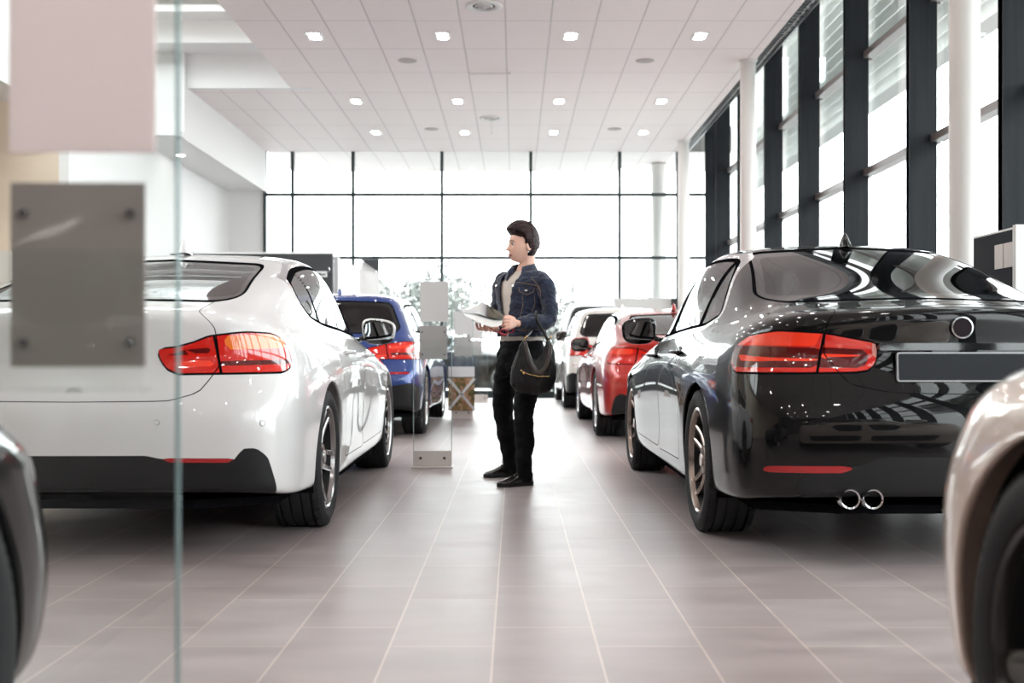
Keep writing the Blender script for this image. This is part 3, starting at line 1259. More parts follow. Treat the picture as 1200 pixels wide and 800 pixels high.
# centre points of the screens must stay sharp
for _k in ('rear_win', 'front_win'):
    SEDAN[_k] = [(a, b, 0) if a == 0 else (a, b) for a, b in SEDAN[_k]]
GC = copy.deepcopy(SEDAN)
GC.update(
    L=4.64, axles=(1.03, 3.84),
    rows=[
        (.16, .05, .22, [.80, .83, .80, .80, .76], [.275, .265, .225, .185, .185, .185, .20, .20, .19], .28, .10, 4.48),
        (.035, .06, .22, [.868, .892, .862, .88, .86], [.278, .268, .235, .20, .195, .20, .215, .20, .185], .34, .13, 4.56),
        (.02, .06, .22, [.872, .90, .875, .89, .87], [.31, .305, .29, .265, .27, .28, .30, .28, .27], .38, .15, 4.62),
        (.00, .06, .23, [.88, .91, .885, .905, .88], [.47, .47, .44, .42, .42, .42, .44, .42, .42], .40, .16, 4.64),
        (.00, .06, .24, [.885, .925, .890, .912, .89], [.62, .61, .58, .56, .56, .56, .58, .58, .58], .42, .18, 4.62),
        (.045, .07, .25, [.88, .925, .895, .912, .885], [.70, .72, .70, .68, .67, .67, .67, .67, .67], .44, .20, 4.58),
        (.10, .06, .27, [.86, .920, .900, .908, .865], [.80, .82, .82, .80, .78, .76, .74, .74, .75], .44, .22, 4.48),
        (.085, .07, .26, [.83, .890, .885, .885, .81], [.96, .94, .92, .90, .86, .835, .80, .79, .80], .42, .24, 4.33),
        (.08, .09, .26, [.79, .850, .86, .85, .75], [1.03, .985, .945, .925, .905, .885, .86, .85, .86], .38, .22, 4.05),
        (.17, .09, .27, [.765, .825, .84, .82, .72], [1.045, 1.02, .985, .96, .938, .92, .905, .90, .91], .30, .20, 3.70),
        (.36, .06, .22, [.735, .80, .82, .80, .72], [1.075, 1.06, 1.03, 1.005, .98, .965, .955, .955, .97], .20, .18, 3.42),
        (.86, .05, .17, [.70, .735, .75, .73, .65], [1.215, 1.20, 1.20, 1.205, 1.20, 1.19, 1.18, 1.17, 1.18], .16, .16, 2.98),
        (1.42, .04, .14, [.61, .64, .655, .64, .58], [1.33, 1.31, 1.31, 1.33, 1.34, 1.33, 1.315, 1.32, 1.34], .12, .10, 2.62),
        (1.60, .03, .14, [.50, .53, .54, .53, .48], [1.37, 1.36, 1.36, 1.375, 1.385, 1.375, 1.36, 1.365, 1.38], .12, .08, 2.50),
        (1.80, .02, .10, [.25, .27, .28, .27, .25], [1.392, 1.39, 1.395, 1.405, 1.412, 1.41, 1.40, 1.395, 1.395], .1, .04, 2.42),
        (1.90, .0, .02, [.001, .001, .001, .001, .001], [1.397, 1.397, 1.402, 1.410, 1.418, 1.415, 1.408, 1.40, 1.40], .02, .0, 2.40),
    ],
    trim_w=.034, rub_w=.014, belt_row=7.9,
    dlo=[(1.02, 1.10, .09), (1.10, 1.02, .1), (1.35, .985, .1), (2.2, .955), (3.30, .922), (3.16, 1.01, .03), (2.72, 1.22, .3), (2.40, 1.318, .3), (1.85, 1.335, .3), (1.38, 1.275, .3), (1.06, 1.20, .1)],
    pillars=[[(2.28, .9), (2.38, .9), (2.31, 1.4), (2.21, 1.4)], [(1.25, .9), (1.275, .9), (1.42, 1.4), (1.395, 1.4)]],
    side_split=[(2.3, 9), (1.33, 2.3), (-9, 1.33)],
    rear_win=[(0, 1.082, 0), (.50, 1.075), (.575, 1.10), (.50, 1.30), (0, 1.325, 0)],
    front_win=[(0, .99, 0), (.64, .98), (.52, 1.31), (0, 1.365, 0)],
    rband=.02,
    lid=[(-.1, 4.35), (.40, 4.38), (.52, 4.7), (.625, 5.8), (.635, 7.2), (.60, 8.6), (.62, 10.0), (-.1, 10.0)],
    tail=[(.36, .862), (.44, .868), (.52, .886), (.60, .915), (.75, .932), (.87, .927), (.93, .90), (.96, .84), (.94, .785), (.88, .762), (.42, .757), (.38, .80)],
    split=.615,
    lens_parts=[([(.66, .915), (.86, .922), (.93, .90), (.92, .865), (.66, .858)], 'lens', 'amber'),
                ([(.62, .812), (1.02, .822), (1.0, .80), (.62, .790)], 'lens', 'deep'),
                ([(.40, .850), (.60, .868), (.60, .842), (.40, .832)], 'lens_in', 'deep_in'),
                ([(.42, .81), (.60, .815), (.60, .79), (.42, .785)], 'lens_in', 'bright_in')],
    low_black=[([(-.1, .432), (.33, .432), (.37, .415), (.66, .412), (.69, .458), (.75, .458), (.80, .42), (.845, .30), (.86, .2), (-.1, .2)], 'black')],
    reflect=[[(.36, .422), (.66, .418), (.635, .396), (.38, .40)]],
    sensors=[(.34, .555, .012), (.78, .56, .012)],
    badge=(.925, .043), pipes=[(-.455, .275, .038), (-.365, .275, .038)], antenna=(1.7, 1.392), tray_z=1.0, tray=(.5, 1.1),
    plate=(0, .74),
)
HATCH = copy.deepcopy(SEDAN)
HATCH.update(
    rub_w=.018, trim_w=.018,
    L=4.36, axles=(.86, 3.54), arch_r=.382, arch_z=.34, wheel_r=.34, wheel_x=.765,
    rows=[
        (.16, .05, .22, [.80, .83, .80, .83, .80], [.29, .28, .24, .21, .21, .20, .20, .18, .18], .22, .08, 4.24),
        (.035, .06, .22, [.862, .88, .862, .89, .88], [.295, .285, .26, .225, .22, .215, .215, .195, .185], .22, .09, 4.31),
        (.03, .06, .22, [.865, .885, .875, .895, .885], [.36, .36, .34, .30, .29, .30, .33, .31, .30], .22, .10, 4.35),
        (.00, .06, .23, [.875, .905, .885, .91, .895], [.50, .50, .47, .44, .43, .44, .46, .44, .44], .22, .10, 4.36),
        (.00, .06, .24, [.875, .910, .890, .915, .895], [.64, .63, .61, .58, .57, .58, .60, .60, .60], .24, .11, 4.35),
        (.05, .07, .25, [.868, .905, .895, .912, .875], [.71, .73, .72, .70, .69, .69, .71, .71, .71], .28, .13, 4.31),
        (.09, .07, .27, [.85, .900, .897, .91, .865], [.82, .83, .83, .81, .80, .80, .81, .81, .82], .34, .18, 4.22),
        (.10, .08, .27, [.83, .885, .885, .885, .80], [.94, .94, .94, .92, .90, .88, .87, .87, .88], .42, .24, 4.08),
        (.13, .09, .26, [.80, .855, .865, .84, .66], [1.01, 1.01, 1.01, .99, .97, .95, .94, .93, .94], .36, .22, 3.85),
        (.16, .09, .25, [.775, .825, .84, .81, .64], [1.045, 1.045, 1.045, 1.03, 1.01, .99, .98, .97, .98], .30, .20, 3.55),
        (.20, .09, .22, [.755, .800, .815, .785, .65], [1.08, 1.085, 1.085, 1.07, 1.05, 1.04, 1.03, 1.02, 1.03], .22, .18, 3.28),
        (.31, .09, .20, [.69, .735, .755, .735, .64], [1.24, 1.25, 1.26, 1.26, 1.25, 1.24, 1.23, 1.22, 1.23], .18, .16, 2.85),
        (.43, .08, .18, [.615, .655, .675, .665, .60], [1.40, 1.41, 1.42, 1.43, 1.435, 1.43, 1.41, 1.41, 1.42], .14, .10, 2.45),
        (.42, .07, .16, [.54, .575, .59, .58, .53], [1.46, 1.47, 1.475, 1.485, 1.49, 1.48, 1.455, 1.46, 1.475], .12, .08, 2.30),
        (.60, .04, .10, [.28, .30, .31, .30, .28], [1.495, 1.495, 1.50, 1.515, 1.522, 1.515, 1.50, 1.49, 1.49], .1, .04, 2.22),
        (.70, .0, .02, [.001, .001, .001, .001, .001], [1.50, 1.50, 1.508, 1.52, 1.53, 1.52, 1.508, 1.50, 1.50], .02, .0, 2.2),
    ],
    dlo=[(.55, 1.12, .04), (.80, 1.085), (2.0, 1.06), (3.18, 1.03), (3.02, 1.10, .03), (2.56, 1.32, .3), (2.25, 1.41, .3), (1.5, 1.425, .3), (.85, 1.39, .2), (.66, 1.34, .05)],
    pillars=[[(2.05, .9), (2.15, .9), (2.09, 1.5), (1.99, 1.5)], [(1.08, .9), (1.14, .9), (1.14, 1.5), (1.08, 1.5)]],
    side_split=[(2.07, 9), (1.11, 2.07), (-9, 1.11)],
    doors=[[(3.2, 1.03), (2.11, 1.07), (2.08, .45), (2.16, .33), (3.12, .34), (3.2, .65)],
           [(2.10, 1.07), (1.10, 1.08), (1.08, .86), (1.25, .6), (1.30, .33), (2.15, .32), (2.07, .45)]],
    handles=[(2.28, .93), (1.32, .95)], mirror=(3.0, 1.12),
    rear_win=[(0, 1.07, 0), (.60, 1.075), (.66, 1.12), (.55, 1.39), (0, 1.41, 0)],
    front_win=[(0, 1.05, 0), (.66, 1.04), (.56, 1.41), (0, 1.455, 0)],
    lid=[(-.1, 4.5), (.36, 4.5), (.5, 5.0), (.60, 6.0), (.62, 7.4), (.66, 9.0), (.70, 12.2), (-.1, 12.2)],
    tail=[(.36, .895), (.48, .925), (.62, .955), (.80, .98), (.98, .975), (1.06, .93), (1.04, .82), (.98, .79), (.46, .795)],
    split=.60,
    lens_parts=[([(.62, .93), (1.0, .95), (1.0, .915), (.62, .90)], 'lens', 'bright'),
                ([(.62, .86), (1.0, .87), (.98, .835), (.62, .83)], 'lens', 'deep'),
                ([(.42, .875), (.6, .885), (.6, .865), (.44, .855)], 'lens_in', 'deep_in'),
                ([(.44, .84), (.6, .845), (.6, .82), (.46, .82)], 'lens_in', 'bright_in')],
    low_black=[([(-.1, .47), (.50, .47), (.60, .52), (.80, .55), (.98, .50), (1.08, .2), (-.1, .2)], 'black')],
    reflect=[[(.55, .66), (.80, .665), (.80, .64), (.55, .635)]],
    sensors=[], plate=(0, .80), plate_tilt=-.12, badge=(.98, .04), badge_tilt=-.2,
    pipes=[(.52, .33, .035)], pipe_y=.06, antenna=(.75, 1.49), seats=(2.1, 1.25), tray=(.35, .9), tray_z=1.0, seat_z=.38,
    headlamp=[(.34, .86), (.60, .90), (.95, .93), (1.02, .86), (.75, .77), (.38, .77)],
    headlamp_in=[(.38, .84), (.9, .89), (.92, .85), (.72, .79), (.40, .79)],
    hood=[(-.1, 6.6), (.35, 6.7), (.55, 7.4), (.70, 9.8), (-.1, 9.85)],
    rail=(.75, 2.3, .56),
)


def zscale(sp, k, below=.5):
    """squash everything above the sill"""
    s = copy.deepcopy(sp)

    def z(v):
        return v if v < below else below + (v - below) * k
    s['rows'] = [(r[0], r[1], r[2], r[3], [z(v) for v in r[4]], r[5], r[6], r[7]) for r in sp['rows']]
    for key in ('dlo', 'rear_win', 'front_win', 'tail', 'headlamp', 'headlamp_in'):
        s[key] = [(p[0], z(p[1])) + tuple(p[2:]) for p in sp[key]]
    for key in ('pillars', 'doors', 'reflect'):
        s[key] = [[(p[0], z(p[1])) for p in q] for q in sp[key]]
    s['lens_parts'] = [([(p[0], z(p[1])) for p in q], a, b) for q, a, b in sp['lens_parts']]
    s['low_black'] = [([(p[0], z(p[1])) for p in q], a) for q, a in sp['low_black']]
    s['handles'] = [(a, z(b)) for a, b in sp['handles']]
    s['mirror'] = (sp['mirror'][0], z(sp['mirror'][1]))
    s['plate'] = (0, z(sp['plate'][1]))
    s['badge'] = (z(sp['badge'][0]), sp['badge'][1])
    s['antenna'] = (sp['antenna'][0], z(sp['antenna'][1]))
    s['tray_z'] = z(sp['tray_z'])
    s['sensors'] = [(a, z(b), c) for a, b, c in sp['sensors']]
    return s
# ------------------------------------------------------------------ camera and sky
cam = bpy.data.cameras.new('camera')
cam_o = bpy.data.objects.new('camera', cam)
link(cam_o)
SC.camera = cam_o
cam_o.location = (0, 0, CH)
cam_o.rotation_euler = (math.radians(90), 0, 0)
cam.sensor_width = 36.0
cam.lens = F / 1200 * 36
cam.shift_x = -(603 - 600) / 1200
cam.shift_y = (412 - 400) / 1200
cam.clip_start = .05
cam.clip_end = 500
cam.dof.use_dof = True
cam.dof.focus_distance = 6.0
cam.dof.aperture_fstop = 2.6
SC.view_settings.view_transform = 'Standard'
SC.view_settings.look = 'None'
SC.view_settings.gamma = 1
SC.view_settings.exposure = 0.56
SC.view_settings.use_curve_mapping = False
SC.cycles.use_denoising = True
SC.cycles.max_bounces = 8
SC.cycles.diffuse_bounces = 6
SC.cycles.glossy_bounces = 4
SC.cycles.transparent_max_bounces = 24
SC.cycles.sample_clamp_indirect = 6.0
SC.cycles.caustics_reflective = False
SC.cycles.caustics_refractive = False

W = bpy.data.worlds.new('overcast_sky')
SC.world = W
W.use_nodes = True
nt = W.node_tree
bg = nt.nodes['Background']
tc = nt.nodes.new('ShaderNodeTexCoord')
sep = nt.nodes.new('ShaderNodeSeparateXYZ')
rmp = nt.nodes.new('ShaderNodeValToRGB')
rmp.color_ramp.elements[0].position = 0.40
rmp.color_ramp.elements[0].color = (.62, .63, .64, 1)
rmp.color_ramp.elements[1].position = 0.56
rmp.color_ramp.elements[1].color = (.97, .985, 1.0, 1)
mr = nt.nodes.new('ShaderNodeMapRange')
mr.inputs['From Min'].default_value = -1
mr.inputs['From Max'].default_value = 1
nt.links.new(tc.outputs['Generated'], sep.inputs[0])
nt.links.new(sep.outputs['Z'], mr.inputs['Value'])
nt.links.new(mr.outputs['Result'], rmp.inputs['Fac'])
nt.links.new(rmp.outputs['Color'], bg.inputs['Color'])
bg.inputs['Strength'].default_value = SKY = 5.8

# ------------------------------------------------------------------ room
CZ = CH + 3.7            # main ceiling
D = 21.2                 # far glass wall
XR = 3.75                # right glass wall
YB = -12.0
XL = -9.5                # far left wall
ZU = 6.3                 # upper void


def struct(o):
    o['kind'] = 'structure'
    return o


# floor tiles -----------------------------------------------------
m = pmat('floor_tile', (0.5, 0.45, 0.43), 0.32, spec=.6)
nt, N, Lk, b = nodes(m)
tc = N.new('ShaderNodeTexCoord')
mp = N.new('ShaderNodeMapping')
mp.inputs['Rotation'].default_value = (0, 0, math.radians(90))
mp.inputs['Location'].default_value = (0.2, 0.061, 0)
br = N.new('ShaderNodeTexBrick')
br.offset = 0.37
br.inputs['Scale'].default_value = 1.0
br.inputs['Brick Width'].default_value = 0.62
br.inputs['Row Height'].default_value = 0.30
br.inputs['Mortar Size'].default_value = 0.0028
br.inputs['Mortar Smooth'].default_value = 0.1
br.inputs['Bias'].default_value = 0.0
br.inputs['Color1'].default_value = (0.315, 0.262, 0.258, 1)
br.inputs['Color2'].default_value = (0.360, 0.312, 0.308, 1)
br.inputs['Mortar'].default_value = (0.56, 0.47, 0.42, 1)
Lk.new(tc.outputs['Object'], mp.inputs['Vector'])
Lk.new(mp.outputs['Vector'], br.inputs['Vector'])
nz = N.new('ShaderNodeTexNoise')
nz.inputs['Scale'].default_value = 2.6
nz.inputs['Detail'].default_value = 5
mp2 = N.new('ShaderNodeMapping')
mp2.inputs['Scale'].default_value = (1, 2.4, 1)
Lk.new(tc.outputs['Object'], mp2.inputs['Vector'])
Lk.new(mp2.outputs['Vector'], nz.inputs['Vector'])
mxx = N.new('ShaderNodeMix')
mxx.data_type = 'RGBA'
mxx.blend_type = 'SOFT_LIGHT'
mxx.inputs[0].default_value = 0.45
Lk.new(br.outputs['Color'], mxx.inputs[6])
Lk.new(nz.outputs['Fac'], mxx.inputs[7])
Lk.new(mxx.outputs[2], b.inputs['Base Color'])
rr = N.new('ShaderNodeMapRange')
rr.inputs['To Min'].default_value = 0.30
rr.inputs['To Max'].default_value = 0.46
Lk.new(nz.outputs['Fac'], rr.inputs['Value'])
Lk.new(rr.outputs['Result'], b.inputs['Roughness'])
bp = N.new('ShaderNodeBump')
bp.inputs['Strength'].default_value = 0.25
bp.inputs['Distance'].default_value = 0.001
bp.invert = True
Lk.new(br.outputs['Fac'], bp.inputs['Height'])
Lk.new(bp.outputs['Normal'], b.inputs['Normal'])
fl = MB()
fl.bb(XL, XR + .1, YB, D + .05, -.15, 0)
struct(fl.build('floor', [m]))

white = pmat('wall_white', (0.80, 0.795, 0.79), 0.6)
warm = pmat('wall_cream', (0.74, 0.62, 0.50), 0.6)
frame_dark = pmat('frame_dark', (0.030, 0.045, 0.047), 0.35, metal=0.3)
fin_m = pmat('fin_dark', (0.040, 0.046, 0.053), 0.6, spec=.2)
col_noise(fin_m, (0.009, 0.011, 0.014), (0.015, 0.018, 0.022), 3.0, 3, stretch=(8, 8, .3))
pane = glass('window_pane', (0.93, 0.96, 0.955), 0.045)

# ceiling panels ----------------------------------------------------
m = pmat('ceiling_panel', (0.70, 0.66, 0.645), 0.55)
nt, N, Lk, b = nodes(m)
tc = N.new('ShaderNodeTexCoord')
mp = N.new('ShaderNodeMapping')
mp.inputs['Rotation'].default_value = (0, 0, math.radians(90))
PW, PL = .508, 1.18
mp.inputs['Location'].default_value = (0.99, 0.102, 0)
br = N.new('ShaderNodeTexBrick')
br.offset = 0.0
br.inputs['Scale'].default_value = 1.0
br.inputs['Brick Width'].default_value = PL
br.inputs['Row Height'].default_value = PW
br.inputs['Mortar Size'].default_value = 0.011
br.inputs['Mortar Smooth'].default_value = 0.4
br.inputs['Color1'].default_value = (0.87, 0.795, 0.785, 1)
br.inputs['Color2'].default_value = (0.85, 0.78, 0.77, 1)
br.inputs['Mortar'].default_value = (0.60, 0.545, 0.54, 1)
Lk.new(tc.outputs['Object'], mp.inputs['Vector'])
Lk.new(mp.outputs['Vector'], br.inputs['Vector'])
# perforation of the panels
vo = N.new('ShaderNodeTexVoronoi')
vo.inputs['Scale'].default_value = 55.0
vo.inputs['Randomness'].default_value = 0.0
Lk.new(tc.outputs['Object'], vo.inputs['Vector'])
cr = N.new('ShaderNodeValToRGB')
cr.color_ramp.elements[0].position = .22
cr.color_ramp.elements[0].color = (.80, .80, .80, 1)
cr.color_ramp.elements[1].position = .30
Lk.new(vo.outputs['Distance'], cr.inputs['Fac'])
mu = N.new('ShaderNodeMix')
mu.data_type = 'RGBA'
mu.blend_type = 'MULTIPLY'
mu.inputs[0].default_value = .5
Lk.new(br.outputs['Color'], mu.inputs[6])
Lk.new(cr.outputs['Color'], mu.inputs[7])
Lk.new(mu.outputs[2], b.inputs['Base Color'])
bp = N.new('ShaderNodeBump')
bp.inputs['Strength'].default_value = 0.6
bp.inputs['Distance'].default_value = 0.006
bp.invert = True
Lk.new(br.outputs['Fac'], bp.inputs['Height'])
Lk.new(bp.outputs['Normal'], b.inputs['Normal'])
ceil_m = m
XE, XV, YV, XB = 3.06, -3.14, 16.05, -4.6
cl = MB()
cl.prism([(XV, YB), (XE, YB), (XE, D), (XB, D), (XB, YV), (XV, YV)], CZ, CZ + .16, 'z')
struct(cl.build('ceiling', [ceil_m]))
# upper ceiling over the void and above the grille
up = MB()
up.bb(XL, XR + .1, YB, 5.0, ZU, ZU + .15)
up.bb(-3.4, XR + .1, 5.0, D, ZU, ZU + .15)
up.bb(XL, -3.4, 15.2, D, ZU, ZU + .15)
up.bb(XL, -9.0, 5.0, 15.2, ZU, ZU + .15)
for _k in range(5):
    up.bb(-9.0, -3.4, 5.0 + 2.04 * _k + 1.0, 5.1 + 2.04 * _k + 1.0, ZU, ZU + .3)
struct(up.build('ceiling_upper', [white]))

_g = MB()
_g.bb(-9.0, -3.4, 5.0, 15.2, ZU + .05, ZU + .07)  # unseen rooflight glass, added to brighten the void and the hall
struct(_g.build('window_60', [pane]))

# right glass wall --------------------------------------------------
fins_y = [-11.5, -9.55, -7.6, -5.62, -3.64, -1.66, .32, 2.3, 4.28, 6.26, 8.24, 10.18, 12.14, 14.08, 16.02, 17.96, 19.9, 21.0]
for i, y in enumerate(fins_y):
    mb = MB()
    mb.bb(XR - .25, XR, y - .035, y + .035, 0, ZU, 0, .004)
    mb.bb(XR - .30 + .05, XR - .245, y - .045, y + .045, 0, ZU, 0, .004)
    o = mb.build('trim_%d' % (i + 1), [fin_m])
    struct(o)
    o.name = 'trim_%d' % (i + 1)
ys = [YB] + fins_y + [D]
for i in range(len(ys) - 1):
    a, b_ = ys[i], ys[i + 1]
    gl = MB()
    gl.bb(XR + .03, XR + .045, a, b_, .1, ZU - .05)
    o = gl.build('window_%d' % (i + 1), [pane])
    struct(o)
    mb = MB()
    for z in (.10, 2.745, 3.99, 5.25):
        mb.bb(XR - .06, XR + .06, a + .035, b_ - .035, z - .035, z + .035, 0, .005)
    struct(mb.build('window_frame', [pmat('transom_brown', (.20, .175, .17), .35, metal=.3)], o))
sill = MB()
sill.bb(XR - .05, XR + .08, YB, D, 0, .1)
struct(sill.build('baseboard_right', [frame_dark]))
# the wall runs on unseen behind the camera, glazed there to bring in light

# far glass wall ------------------------------------------------------
gx = [-4.62, -4.11, -2.99, -1.345, .30, 1.946, 3.02, XR]
for i in range(len(gx) - 1):
    gl = MB()
    gl.bb(gx[i], gx[i + 1], D + .02, D + .035, .05, ZU - .05)
    o = gl.build('window_%d' % (i + 30), [pane])
    struct(o)
    mb = MB()
    for z in (2.59, 3.76):
        mb.bb(gx[i], gx[i + 1], D - .04, D + .05, z - .027, z + .027)
    mb.bb(gx[i] - .028, gx[i] + .028, D - .06, D + .05, .05, ZU)
    struct(mb.build('window_frame', [frame_dark], o, None))
bs = MB()
bs.bb(-5.3, XR, D - .08, D + .05, 0, .13)
struct(bs.build('baseboard_back', [frame_dark]))

# left side ------------------------------------------------------------
wl = MB()
wl.bb(-5.42, -5.30, 13.6, D, 0, 3.82)
struct(wl.build('wall_left', [white]))
wl = MB()
wl.bb(-5.3, -4.62, D - .02, D + .1, 0, 3.82)
struct(wl.build('wall_back_left', [white]))
wc = MB()
wc.bb(XL, -5.42, 13.6, 13.75, 0, 3.82)
struct(wc.build('wall_back_cream', [warm]))
so = MB()
so.bb(XL, XB, YV - .35, D, 3.82, 3.9)
so.bb(XL, -5.6, 9.5, YV - .35, 3.82, 3.9)
struct(so.build('ceiling_side', [white]))
fa = MB()
fa.bb(XB - .02, XB + .006, YV - .14, D, 3.805, ZU)           # bulkhead side
fa.bb(XL, XV + .3, YV - .02, YV + .1, CZ - .004, 5.03)   # face of the void end
fa.bb(XL, XB - .021, YV - .14, YV - .03, 3.805, CZ + .3)
fa.bb(XL, XV + .3, YV - .58, YV + .1, 5.03, 5.33)
fa.bb(XL, XV + .3, YV - 1.0, YV + .1, 5.33, 5.42)
fa.bb(XL, XV + .3, YV - 1.3, YV + .1, 5.62, 5.72)
fa.bb(XL, XV + .3, YV - .6, YV + .1, 5.4, ZU)
struct(fa.build('wall_upper', [white]))
fr = MB()
fr.bb(-5.62, -5.59, 9.5, 15.9, 3.80, 4.9)
fr.bb(XL, -5.59, 9.47, 9.5, 3.80, 4.9)
struct(fr.build('trim_40', [white]))
lw = MB()
lw.bb(XL - .1, XL, YB, D, 0, ZU)
struct(lw.build('wall_far_left', [warm]))
# wall behind the camera (a deep, dim part of the hall)
wb = MB()
wb.bb(XL, XR + .1, YB - .1, YB, 0, ZU)
struct(wb.build('wall_back_hall', [pmat('wall_taupe', (.12, .10, .09), .7)]))

# ------------------------------------------------------------------ ceiling fittings
glow = pmat('lamp_glow', (1, 1, 1), .5, emis=(1.0, .96, .91), estr=LAMP)
ring_m = pmat('lamp_ring', (.75, .74, .73), .4)
inner_m = pmat('lamp_inner', (.30, .29, .28), .4)


def downlight_parts():
    mb = MB()
    for a in (-.095, .075):
        mb.bb(a, a + .02, -.155, .155, -.006, .012)
    mb.bb(-.075, .075, -.155, -.135, -.006, .012)
    mb.bb(-.075, .075, .135, .155, -.006, .012)
    mb.bb(-.075, .075, -.008, .008, -.003, .012)
    fr = mb.build('lamp_frame', [ring_m], None)
    out = [fr]
    for y in (-.07, .07):
        g = MB()
        g.lathe([(0, -.0035), (.046, -.0045), (.058, -.002), (.058, .006), (0, .006)], 'z', 24, 0, Matrix.Translation((0, y, 0)))
        out.append(g.build('lamp_lens', [glow], None))
    return out


dl = downlight_parts()
rows_y = [13.4, 16.9, 19.3]
names = {13.4: 'nearest', 16.9: 'middle', 19.3: 'farthest'}
cols_x = [-2.34, -.84, .66, 2.17]
cn = ['leftmost', 'second from left', 'third from left', 'rightmost']
first = True
for ry in [-8.0, -4.5, -1.0, 2.5, 6.0, 9.5] + rows_y:
    for ci, cx in enumerate(cols_x):
        vis = ry in rows_y
        t = empty('ceiling_downlight', ('twin white ceiling downlight, %s of the four in the %s row visible' % (cn[ci], names[ry])) if vis else 'twin white ceiling downlight in the part of the ceiling above the camera', 'ceiling light', (cx, ry, CZ - .002), 0, 'twin downlights set in the panel ceiling' if vis else 'twin downlights out of view')
        for p in dl:
            c = p.copy()
            link(c, t)
for p in dl:
    bpy.data.objects.remove(p)

# side soffit lamps behind the sign
for (x, y, w_) in ((-6.2, 17.6, 'left'), (-5.05, 17.3, 'right')):
    g = MB()
    g.lathe([(.0, -.004), (.055, -.005), (.06, .0), (0, .0)], 'z', 24, 0)
    o = g.build('ceiling_lamp', [pmat('soft_glow', (1, 1, 1), .5, emis=(1, .97, .93), estr=14)], None, None, (x, y, 3.818))
    tag(o, 'small round lamp in the low side ceiling, %s of the two' % w_, 'ceiling light', 'soffit lamps')


def air_vent(x, y, r, lab):
    t = empty('air_vent', lab, 'air vent', (x, y, CZ))
    m1 = MB()
    m1.lathe([(r, 0), (r, -.012), (r * .93, -.022), (r * .66, -.012), (r * .60, .0)], 'z', 48)
    m1.build('vent_ring', [white], t, True)
    m2 = MB()
    for q in (.5, .36, .22):
        m2.lathe([(r * q, -.004), (r * (q - .05), -.03), (r * (q - .06), -.028), (r * (q - .02), -.002)], 'z', 40)
    m2.lathe([(0, -.035), (r * .1, -.03), (r * .12, -.01), (0, -.005)], 'z', 24)
    m2.build('vent_cone', [ring_m], t, True)
    m3 = MB()
    m3.lathe([(0, -.001), (r * .6, -.001)], 'z', 40)
    m3.build('vent_throat', [pmat('throat', (.05, .045, .04), .7)], t)


air_vent(-.33, 12.24, .20, 'large round air vent at the top edge of the ceiling')
air_vent(-.365, 18.1, .19, 'round air vent farther back, between the second and third downlight rows')
spk = pmat('speaker_grey', (.48, .44, .43), .7)
for (x, y, lab) in ((-1.36, 14.54, 'grey round ceiling speaker, nearer one left of the middle'), (1.66, 14.54, 'grey round ceiling speaker, nearer one right of the middle'),
                    (-1.38, 19.0, 'grey round ceiling speaker, farther one left of the middle'), (1.66, 19.0, 'grey round ceiling speaker, farther one right of the middle')):
    m1 = MB()
    m1.lathe([(0, -.010), (.10, -.009), (.118, -.004), (.12, .0), (0, 0)], 'z', 40)
    o = m1.build('ceiling_speaker', [spk], None, True, (x, y, CZ))
    tag(o, lab, 'speaker', 'ceiling speakers')
m1 = MB()
m1.tube([(-.6, 15.1, CZ - .03), (-.05, 15.1, CZ - .03)], .011, 8)
for x in (-.58, -.07):
    m1.tube([(x, 15.1, CZ), (x, 15.1, CZ - .03)], .008, 8)
o = m1.build('ceiling_rod', [ring_m])
tag(o, 'thin metal rod fixed under the ceiling panels in the middle', 'rod')
m1 = MB()
m1.tube([(-.365, 18.15, CZ), (-.365, 18.15, CZ - .22)], .005, 6)
m1.lathe([(0, -.24), (.02, -.235), (.02, -.22), (0, -.215)], 'z', 12, 0, Matrix.Translation((-.365, 18.15, CZ)))
tag(m1.build('hanging_sensor', [ring_m]), 'thin rod hanging from the farther round air vent', 'sensor')

# chain grille along the right ceiling edge
gm = pmat('grille_metal', (.30, .31, .32), .3, metal=.9)
ch = MB()
y = 9.0
k = 0
while y < D - .1:
    a = .5 if k % 2 else -.5
    ch.bb(XE + .02, XE + .14, y - .012, y + .012, CZ + .0, CZ + .10)
    ch.tube([(XE + .07, y, CZ - .005), (XE + .13 + .02 * a, y + .05, CZ + .03), (XE + .07, y + .1, CZ - .005)], .009, 6)
    y += .105
    k += 1
ch.bb(XE + .14, XE + .16, 9.0, D, CZ - .01, CZ + .12)
tag(ch.build('edge_grille', [gm]), 'metal grille running along the right edge of the panel ceiling', 'grille')

# round columns
for (yy, lab) in ((7.55, 'white round column standing nearest, beside the dark panels at right'), (14.55, 'white round column in the middle of the right glass wall'), (20.1, 'white round column farthest back, by the far glass wall')):
    c = MB()
    c.lathe([(0, 0), (.13, 0), (.13, .02), (.098, .03), (.098, CZ - .02), (.12, CZ - .01), (.12, CZ + .2)], 'z', 48)
    o = c.build('column', [pmat('column_white', (.80, .775, .76), .45)], None, 40, (2.97, yy, 0))
    tag(o, lab, 'column')

# ------------------------------------------------------------------ display stands
clear = glass('stand_glass', (.985, .995, .99), .03)
edge_m = pmat('glass_edge', (.22, .31, .31), .15, spec=.6)


